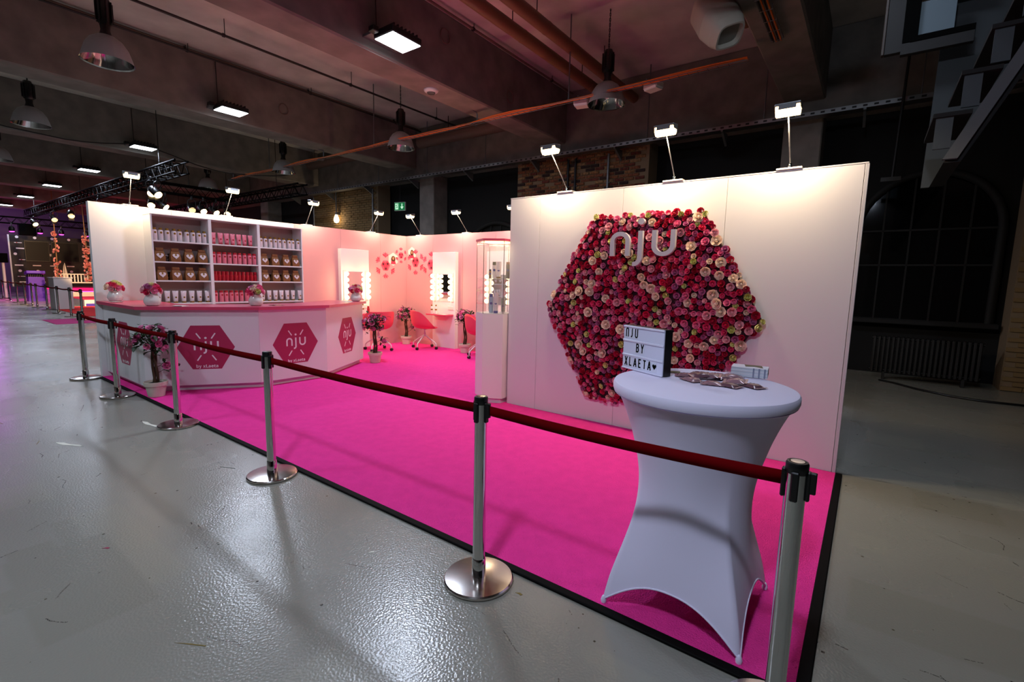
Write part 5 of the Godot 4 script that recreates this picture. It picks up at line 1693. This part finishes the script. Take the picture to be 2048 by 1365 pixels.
# ---------------------------------------------------------------- the stage far behind
func truss(called_label: String, a: Vector3, b: Vector3, n: int) -> void:
	var t := thing("truss", called_label, "lighting truss", a)
	var v := b - a
	var d := v.normalized()
	var sd := Vector3(-d.z, 0, d.x) * 0.15
	var h := Vector3(0, 0.30, 0)
	var cs := [sd, -sd, sd + h, -sd + h]
	for c in cs:
		obj("chord", rodmesh(c, c + v, 0.026, 8), mats.truss_black, t)
	var st := S()
	for k in n:
		var p := v * (float(k) / n)
		var m := v * ((k + 0.5) / n)
		var e := v * ((k + 1.0) / n)
		for s in [[cs[0], cs[2]], [cs[1], cs[3]], [cs[0], cs[1]], [cs[2], cs[3]]]:
			tube(st, [p + s[0], m + s[1], e + s[0]], 0.012, 5)
	obj("lattice", st, mats.truss_black, t).set_meta("kind", "stuff")
	for f in [0.08, 0.5, 0.92]:
		obj("hanger", rodmesh(v * f + h, Vector3((v * f).x, 6.0 - a.y, (v * f).z), 0.01, 6), mats.dark_metal, t)

func build_stage() -> void:
	truss("long black lighting truss over the aisle side of the stage", Vector3(-14.6, 4.12, -3.3), Vector3(-33.9, 4.12, -3.3), 40)
	truss("long black lighting truss behind the long booth wall", Vector3(-14.4, 4.05, -6.5), Vector3(-33.9, 4.05, -6.5), 40)
	truss("short black cross truss joining the two long trusses", Vector3(-18.6, 4.1, -3.5), Vector3(-18.6, 4.1, -6.3), 6)
	truss("cross truss above the stage front with magenta lamps", Vector3(-34.0, 3.75, -1.8), Vector3(-34.0, 3.75, -8.0), 14)
	# theatre lamps hanging from the trusses
	var lamps := [[-15.9, -3.3, 3.92, 1], [-16.4, -3.3, 4.0, 1], [-21.4, -3.3, 3.9, 2], [-25.1, -3.3, 3.9, 2], [-27.8, -3.3, 3.9, 2], [-31.5, -3.3, 3.9, 1],
[-18.6, -3.75, 3.90, 1], [-18.6, -4.15, 3.90, 1], [-18.6, -4.9, 3.90, 2], [-18.6, -5.25, 3.90, 1], [-18.6, -5.65, 3.90, 1], [-18.6, -6.0, 3.90, 1],
		[-21.3, -6.5, 3.85, 0], [-24.4, -6.5, 3.85, 1], [-29.2, -6.5, 3.85, 0]]
	var warm0: Node3D = null
	var names := {0: "unlit", 1: "lit warm", 2: "dark-bodied half lit"}
	for i in lamps.size():
		var e: Array = lamps[i]
		var lb := "%s theatre lamp, %s from the near end of the %s truss" % [names[e[3]], ORD[i % 6], ["aisle side", "short cross", "rear"][i / 6]]
		var t := thing("theatre_lamp", lb, "theatre lamp", Vector3(e[0] + (0.15 if i >= 6 and i < 12 else 0.0), e[2], e[1] + (0.0 if i >= 6 and i < 12 else 0.15)), -PI / 2 + [0.5, -0.4, 0.9, -0.1, 0.2][i % 5], "theatre lamps on the trusses")
		var tl := Basis(Vector3.RIGHT, 0.85)
		obj("body", L([Vector2(0.0, -0.02), Vector2(0.09, 0.0), Vector2(0.10, 0.03), Vector2(0.10, 0.24), Vector2(0.07, 0.30), Vector2(0, 0.31)], 16), mats.black_plastic, t, Transform3D(tl, Vector3(0, -0.28, 0)))
		obj("lens", L([Vector2(0, -0.05), Vector2(0.07, -0.042), Vector2(0.095, -0.02), Vector2(0.10, 0.01)], 16), mats.halogen if e[3] == 1 else (mat("dim_lens", Color(0.3, 0.28, 0.25), 0.1) if e[3] == 0 else glow("half_lens", Color(1.0, 0.85, 0.6), 1.5)), t, Transform3D(tl, Vector3(0, -0.28, 0)))
		obj("yoke", tube(S(), [Vector3(-0.115, -0.16, 0.05), Vector3(-0.115, 0.02, 0), Vector3(-0.05, 0.08, 0), Vector3(0.05, 0.08, 0), Vector3(0.115, 0.02, 0), Vector3(0.115, -0.16, 0.05)], 0.012, 6), mats.dark_metal, t)
		obj("clamp", bx(S(), Vector3(0, 0.12, 0), Vector3(0.05, 0.12, 0.05), 0.006), mats.dark_metal, t)
		for s in [-1, 1]:
			obj("barn_door", bx(S(), Vector3(0, -0.05, 0.11 * s), Vector3(0.16, 0.10, 0.004), 0.0, Basis(Vector3.RIGHT, -0.5 * s)), mats.black_plastic, t, Transform3D(tl, Vector3(0, -0.28, 0)))
	# two warm beams light the stage
	light_spot(self, Vector3(-22.0, 3.7, -3.6), Vector3(-8.5, -3.0, -0.4), Color(1.0, 0.80, 0.58), STAGE, 24.0, 0.12, 0.5, "stage_spot_light")
	light_spot(self, Vector3(-21.0, 3.7, -6.3), Vector3(-9.0, -3.0, 1.0), Color(1.0, 0.80, 0.58), STAGE, 26.0, 0.12, 0.5, "stage_spot_light")
	# magenta lamps on the cross truss
	for i in 4:
		var z: float = [-2.66, -3.66, -4.46, -5.44][i]
		var t := thing("magenta_lamp", "magenta stage lamp on the cross truss, %s from the left" % ORD[i], "stage lamp", Vector3(-33.85, 3.36, z), 0, "magenta stage lamps")
		obj("body", L([Vector2(0.10, 0.0), Vector2(0.11, 0.02), Vector2(0.11, 0.16), Vector2(0.06, 0.24), Vector2(0, 0.25)], 16), mats.black_plastic, t)
		obj("lens", L([Vector2(0, -0.04), Vector2(0.07, -0.03), Vector2(0.10, 0.0)], 16), mats.magenta_lens, t)
		obj("yoke", tube(S(), [Vector3(-0.12, 0.1, 0), Vector3(-0.12, 0.28, 0), Vector3(0.12, 0.28, 0), Vector3(0.12, 0.1, 0)], 0.012, 6), mats.dark_metal, t)
		obj("clamp", bx(S(), Vector3(0, 0.34, 0), Vector3(0.05, 0.14, 0.05)), mats.dark_metal, t)
		light_spot(t, Vector3(0, -0.06, 0), Vector3(0.10, -1, 0), Color(1.0, 0.12, 0.75), 9.0, 50.0, 0.1, 0.7, "magenta_spot_light")
	var hang := thing("hanging_loudspeaker", "black loudspeaker cluster hanging from the cross truss", "loudspeaker", Vector3(-34.0, 3.25, -3.22))
	obj("cabinet", bx(S(), Vector3(0, 0.24, 0), Vector3(0.4, 0.56, 0.62), 0.02), mats.black_matt, hang)
	obj("grille", bx(S(), Vector3(0.205, 0.24, 0), Vector3(0.012, 0.5, 0.56)), mats.black_matt, hang)
	# platforms
	var carp := mat("stage_pink", Color(0.80, 0.10, 0.34), 0.9)
	var p := thing("stage", "low two-step stage with white fronts and pink carpet tops", "stage", Vector3(-34, 0, -5.95))
	obj("lower_step", bx(S(), Vector3(1.4, 0.14, 0), Vector3(11.2, 0.28, 4.5), 0.004), mats.white_laminate, p)
	obj("lower_carpet", bx(S(), Vector3(1.4, 0.286, 0), Vector3(11.2, 0.012, 4.5)), carp, p)
	obj("upper_step", bx(S(), Vector3(-0.6, 0.42, 0), Vector3(8.6, 0.25, 4.5), 0.004), mats.white_laminate, p)
	obj("upper_carpet", bx(S(), Vector3(-0.6, 0.552, 0), Vector3(8.6, 0.012, 4.5)), carp, p)
	obj("light_strip", bx(S(), Vector3(3.71, 0.535, 0), Vector3(0.012, 0.03, 4.5)), glow("magenta_strip_light", Color(1.0, 0.22, 0.9), 2.0), p)
	obj("base_band", bx(S(), Vector3(7.012, 0.06, 1.1), Vector3(0.01, 0.12, 2.2)), mat("blue_band", Color(0.20, 0.10, 0.65), 0.6), p)
	tag(obj("red_carpet", bx(S(), Vector3(-24.0, 0.006, -5.2), Vector3(5.8, 0.012, 5.4)), mat("stage_red", Color(0.85, 0.10, 0.10), 0.9)), "bright red carpet in front of the distant stage", "carpet")
	tag(obj("floor_mat", bx(S(), Vector3(-19.3, 0.005, -2.4), Vector3(1.85, 0.010, 2.3)), mat("magenta_mat", Color(0.70, 0.12, 0.42), 0.9)), "flat magenta mat on the aisle floor behind the booth wall", "mat")
	# pedestal, lectern
	var pd := thing("pedestal", "plain white pedestal on the red carpet before the stage", "pedestal", Vector3(-25.5, 0.0125, -2.72), 0.1)
	obj("body", bx(S(), Vector3(0, 0.60, 0), Vector3(0.55, 1.20, 0.55), 0.006), mats.white_laminate, pd)
	obj("top_board", bx(S(), Vector3(0, 1.215, 0), Vector3(0.60, 0.03, 0.60), 0.004), mats.white_laminate, pd)
	var blue := mat("lectern_blue", Color(0.38, 0.13, 0.80), 0.5)
	var lc := thing("lectern", "violet-blue lectern with a slatted band beside the stage", "lectern", Vector3(-32.6, 0.0, -3.12), 0.0)
	lc.scale = Vector3.ONE * 1.28
	obj("column", prism(S(), PackedVector2Array([Vector2(-0.26, 0), Vector2(0.26, 0), Vector2(0.22, 0.92), Vector2(-0.22, 0.92)]), -0.2, 0.2, Transform3D(Basis(Vector3.UP, PI / 2), Vector3.ZERO)), blue, lc)
	for k in 9:
		obj("slat", bx(S(), Vector3(0.0, 0.965, -0.20 + 0.05 * k), Vector3(0.36, 0.09, 0.02)), mats.dark_metal, lc)
	obj("reading_board", bx(S(), Vector3(0, 1.07, 0), Vector3(0.46, 0.10, 0.52), 0.01, Basis(Vector3.BACK, 0.12)), blue, lc)
	# swing bench hung on flowered ropes
	var sw := thing("swing_bench", "white slatted swing bench hung on flower-wrapped ropes over the stage", "swing bench", Vector3(-30.0, 0.93, -4.03))
	var wm2: Material = mats.white_plastic
	obj("seat", bx(S(), Vector3(0, 0.03, 0), Vector3(0.45, 0.05, 1.25), 0.005), wm2, sw)
	obj("top_rail", bx(S(), Vector3(-0.2, 0.42, 0), Vector3(0.04, 0.05, 1.25), 0.005), wm2, sw)
	for k in 10:
		obj("back_slat", bx(S(), Vector3(-0.2, 0.22, -0.54 + 0.12 * k), Vector3(0.02, 0.36, 0.045)), wm2, sw)
	for s in [-1, 1]:
		obj("rope", rodmesh(Vector3(0.0, 0.05, 0.55 * s), Vector3(0.0, 5.05, 0.50 * s), 0.02, 6), mat("rope", Color(0.55, 0.42, 0.30), 0.9), sw)
		var mm := MultiMesh.new()
		mm.transform_format = MultiMesh.TRANSFORM_3D
		mm.mesh = rose_shape(1)
		var n := 60 if s < 0 else 34
		mm.instance_count = n
		for k in n:
			var d := Vector3(rng.randfn(0, 1), rng.randfn(0, 0.5), rng.randfn(0, 1)).normalized()
			mm.set_instance_transform(k, Transform3D(look(-d) * Basis.from_scale(Vector3.ONE * 0.075), Vector3(0.05, 0.1 + 2.2 * pow(rng.randf(), 1.2 if s < 0 else 1.8), 0.54 * s) + d * (0.12 if s < 0 else 0.08)))
		var mi := MultiMeshInstance3D.new()
		mi.multimesh = mm
		mi.material_override = mat("blush", Color(0.85, 0.55, 0.55), 0.6)
		place(mi, "flower_garland", sw)
		mi.set_meta("kind", "stuff")
	# press wall with screens
	var pw := thing("press_wall", "dark press wall with rows of small white sponsor marks behind the stage", "press wall", Vector3(-38.2, 0.57, -5.6))
	obj("board", bx(S(), Vector3(0, 1.42, 0), Vector3(0.1, 2.84, 5.0), 0.004), mat("press_black", Color(0.06, 0.045, 0.045), 0.6), pw)
	obj("edge_trim", bx(S(), Vector3(0.01, 1.42, 2.53), Vector3(0.12, 2.84, 0.06)), mats.white_plastic, pw)
	var pr := S()
	var pr2 := S()
	for i in 7:
		for j in 9:
			var z := 2.1 - 0.72 * i + (0.0 if j % 2 == 0 else 0.12)
			var y := 0.25 + 0.31 * j
			if j % 3 == 0:
				bx(pr, Vector3(0.053, y, z), Vector3(0.004, 0.06, 0.34))
			elif j % 3 == 1:
				bx(pr, Vector3(0.053, y, z - 0.05), Vector3(0.004, 0.03, 0.30))
				bx(pr2, Vector3(0.054, y, z), Vector3(0.004, 0.04, 0.05))
			else:
				prism(pr, ngon(14, 0.07), 0.0, 0.004, Transform3D(Basis(Vector3.UP, PI / 2), Vector3(0.051, y, z + 0.1)))
	obj("sponsor_prints", pr, mats.logo_white, pw).set_meta("kind", "stuff")
	obj("red_prints", pr2, mats.red_pack, pw).set_meta("kind", "stuff")
	for e in [[-4.15, 0.95, "left dark screen on the press wall"], [-5.35, 1.15, "right dark screen on the press wall"]]:
		var sc := thing("display_screen", e[2], "screen", Vector3(-38.06, 2.55, e[0]))
		obj("bezel", bx(S(), Vector3(0, 0, 0), Vector3(0.08, 1.15, e[1] + 0.06), 0.008), mats.black_plastic, sc)
		obj("screen_glass", bx(S(), Vector3(0.042, 0, 0), Vector3(0.006, 1.07, e[1])), mat("screen_glass", Color(0.03, 0.03, 0.03), 0.38, 0.0, {"metallic_specular": 0.3}), sc)
	var ls := thing("stand_loudspeaker", "black loudspeaker on a pale pole left of the press wall", "loudspeaker", Vector3(-36.0, 0, -2.50))
	obj("cabinet", bx(S(), Vector3(0, 2.09, 0), Vector3(0.34, 0.48, 0.36), 0.015), mats.black_matt, ls)
	obj("pole", rodmesh(Vector3(0, 0.02, 0), Vector3(0, 1.86, 0), 0.06, 10), mats.white_plastic, ls)
	obj("foot_plate", bx(S(), Vector3(0, 0.02, 0), Vector3(0.36, 0.04, 0.30), 0.01), mats.black_matt, ls)
	var pk := mat("banner_white", Color(0.75, 0.72, 0.70), 0.7)
	var bn := thing("beach_flag", "narrow white pointed flag standing behind the lectern", "flag", Vector3(-31.2, 0.293, -3.95))
	obj("cloth", prism(S(), PackedVector2Array([Vector2(-0.14, 0.1), Vector2(0.14, 0.1), Vector2(0.12, 0.9), Vector2(0.03, 1.55), Vector2(0.0, 1.6), Vector2(-0.06, 1.2)]), -0.004, 0.004, Transform3D(Basis(Vector3.UP, PI / 2), Vector3.ZERO)), pk, bn)
	obj("pole", rodmesh(Vector3(0, 0, 0.02), Vector3(0, 1.6, 0.0), 0.012, 6), mats.dark_metal, bn)
	obj("foot", bx(S(), Vector3(0, 0.02, 0), Vector3(0.3, 0.04, 0.3), 0.005), mats.black_matt, bn)
	var eq := thing("equipment_case", "black equipment case on the floor by the far loudspeaker", "case", Vector3(-37.0, 0, -1.55))
	obj("case", bx(S(), Vector3(0, 0.45, 0), Vector3(0.8, 0.9, 0.7), 0.02), mats.black_matt, eq)
	obj("lid", bx(S(), Vector3(0, 0.93, 0), Vector3(0.82, 0.06, 0.72), 0.01), mats.dark_metal, eq)
	light_omni(self, Vector3(-41.5, 4.2, -2.2), Color(0.75, 0.45, 0.85), 8.0, 0.3, "wall_wash_light")

# ---------------------------------------------------------------- small litter on the floor
func build_litter() -> void:
	var paper := mat("litter_white", Color(0.85, 0.86, 0.80), 0.7)
	var straw := mat("litter_straw", Color(0.45, 0.38, 0.16), 0.8)
	var blob := func(pts: Array) -> ArrayMesh:
		var a := PackedVector2Array()
		for p in pts:
			a.append(Vector2(p[0], p[1]))
		return done(prism(S(), a, 0.0, 0.0012, Transform3D(Basis(Vector3.RIGHT, -PI / 2), Vector3.ZERO)))
	var torn: ArrayMesh = blob.call([[-0.16, -0.012], [-0.09, 0.012], [0.02, 0.008], [0.10, 0.028], [0.16, 0.022], [0.15, 0.004], [0.06, -0.008], [-0.02, -0.028], [-0.10, -0.026]])
	var scrap: ArrayMesh = blob.call([[-0.02, -0.006], [0.0, 0.008], [0.018, 0.004], [0.014, -0.008], [0.0, -0.004]])
	var bit: ArrayMesh = blob.call([[-0.07, -0.003], [0.07, 0.0], [0.07, 0.005], [0.0, 0.004]])
	var E := [["paper_scrap", torn, paper, Vector3(-5.55, 0.0004, 0.95), 0.3, "long torn white scrap lying on the aisle floor at the left", "paper"],
		["paper_scrap", torn, paper, Vector3(-5.72, 0.0004, 0.30), 0.0, "second white scrap on the floor beside the third barrier post", "paper"],
		["straw", bit, straw, Vector3(-5.82, 0.0004, 1.10), -0.35, "thin yellow straw lying near the torn white scrap", "straw"],
		["straw", bit, straw, Vector3(-6.85, 0.0004, 1.22), 0.2, "yellow straw at the photo's left edge on the floor", "straw"],
		["ribbon_bit", bit, mat("litter_green", Color(0.06, 0.20, 0.15), 0.6), Vector3(-3.944, 0.0004, 0.307), 0.4, "dark green ribbon bit left of the fourth barrier post", "litter"],
		["ribbon_bit", scrap, mat("litter_pink", Color(0.55, 0.05, 0.25), 0.6), Vector3(-3.25, 0.0004, 1.233), 0.6, "tiny pink bit on the grey aisle floor", "litter"],
		["crumb", scrap, straw, Vector3(-1.21, 0.0004, 0.115), 0.0, "yellowish crumb beside the fifth barrier post's base", "litter"],
		["paper_scrap", scrap, paper, Vector3(-2.073, 0.0004, 0.34), 0.9, "small white chip on the floor left of the fifth barrier post", "paper"],
		["straw", bit, straw, Vector3(-2.096, 0.0004, 1.234), 0.5, "olive sliver on the floor near the bottom edge", "straw"]]
	for e in E:
		tag(obj(e[0], e[1], e[2], self, Transform3D(Basis(Vector3.UP, e[4]), e[3])), e[5], e[6])
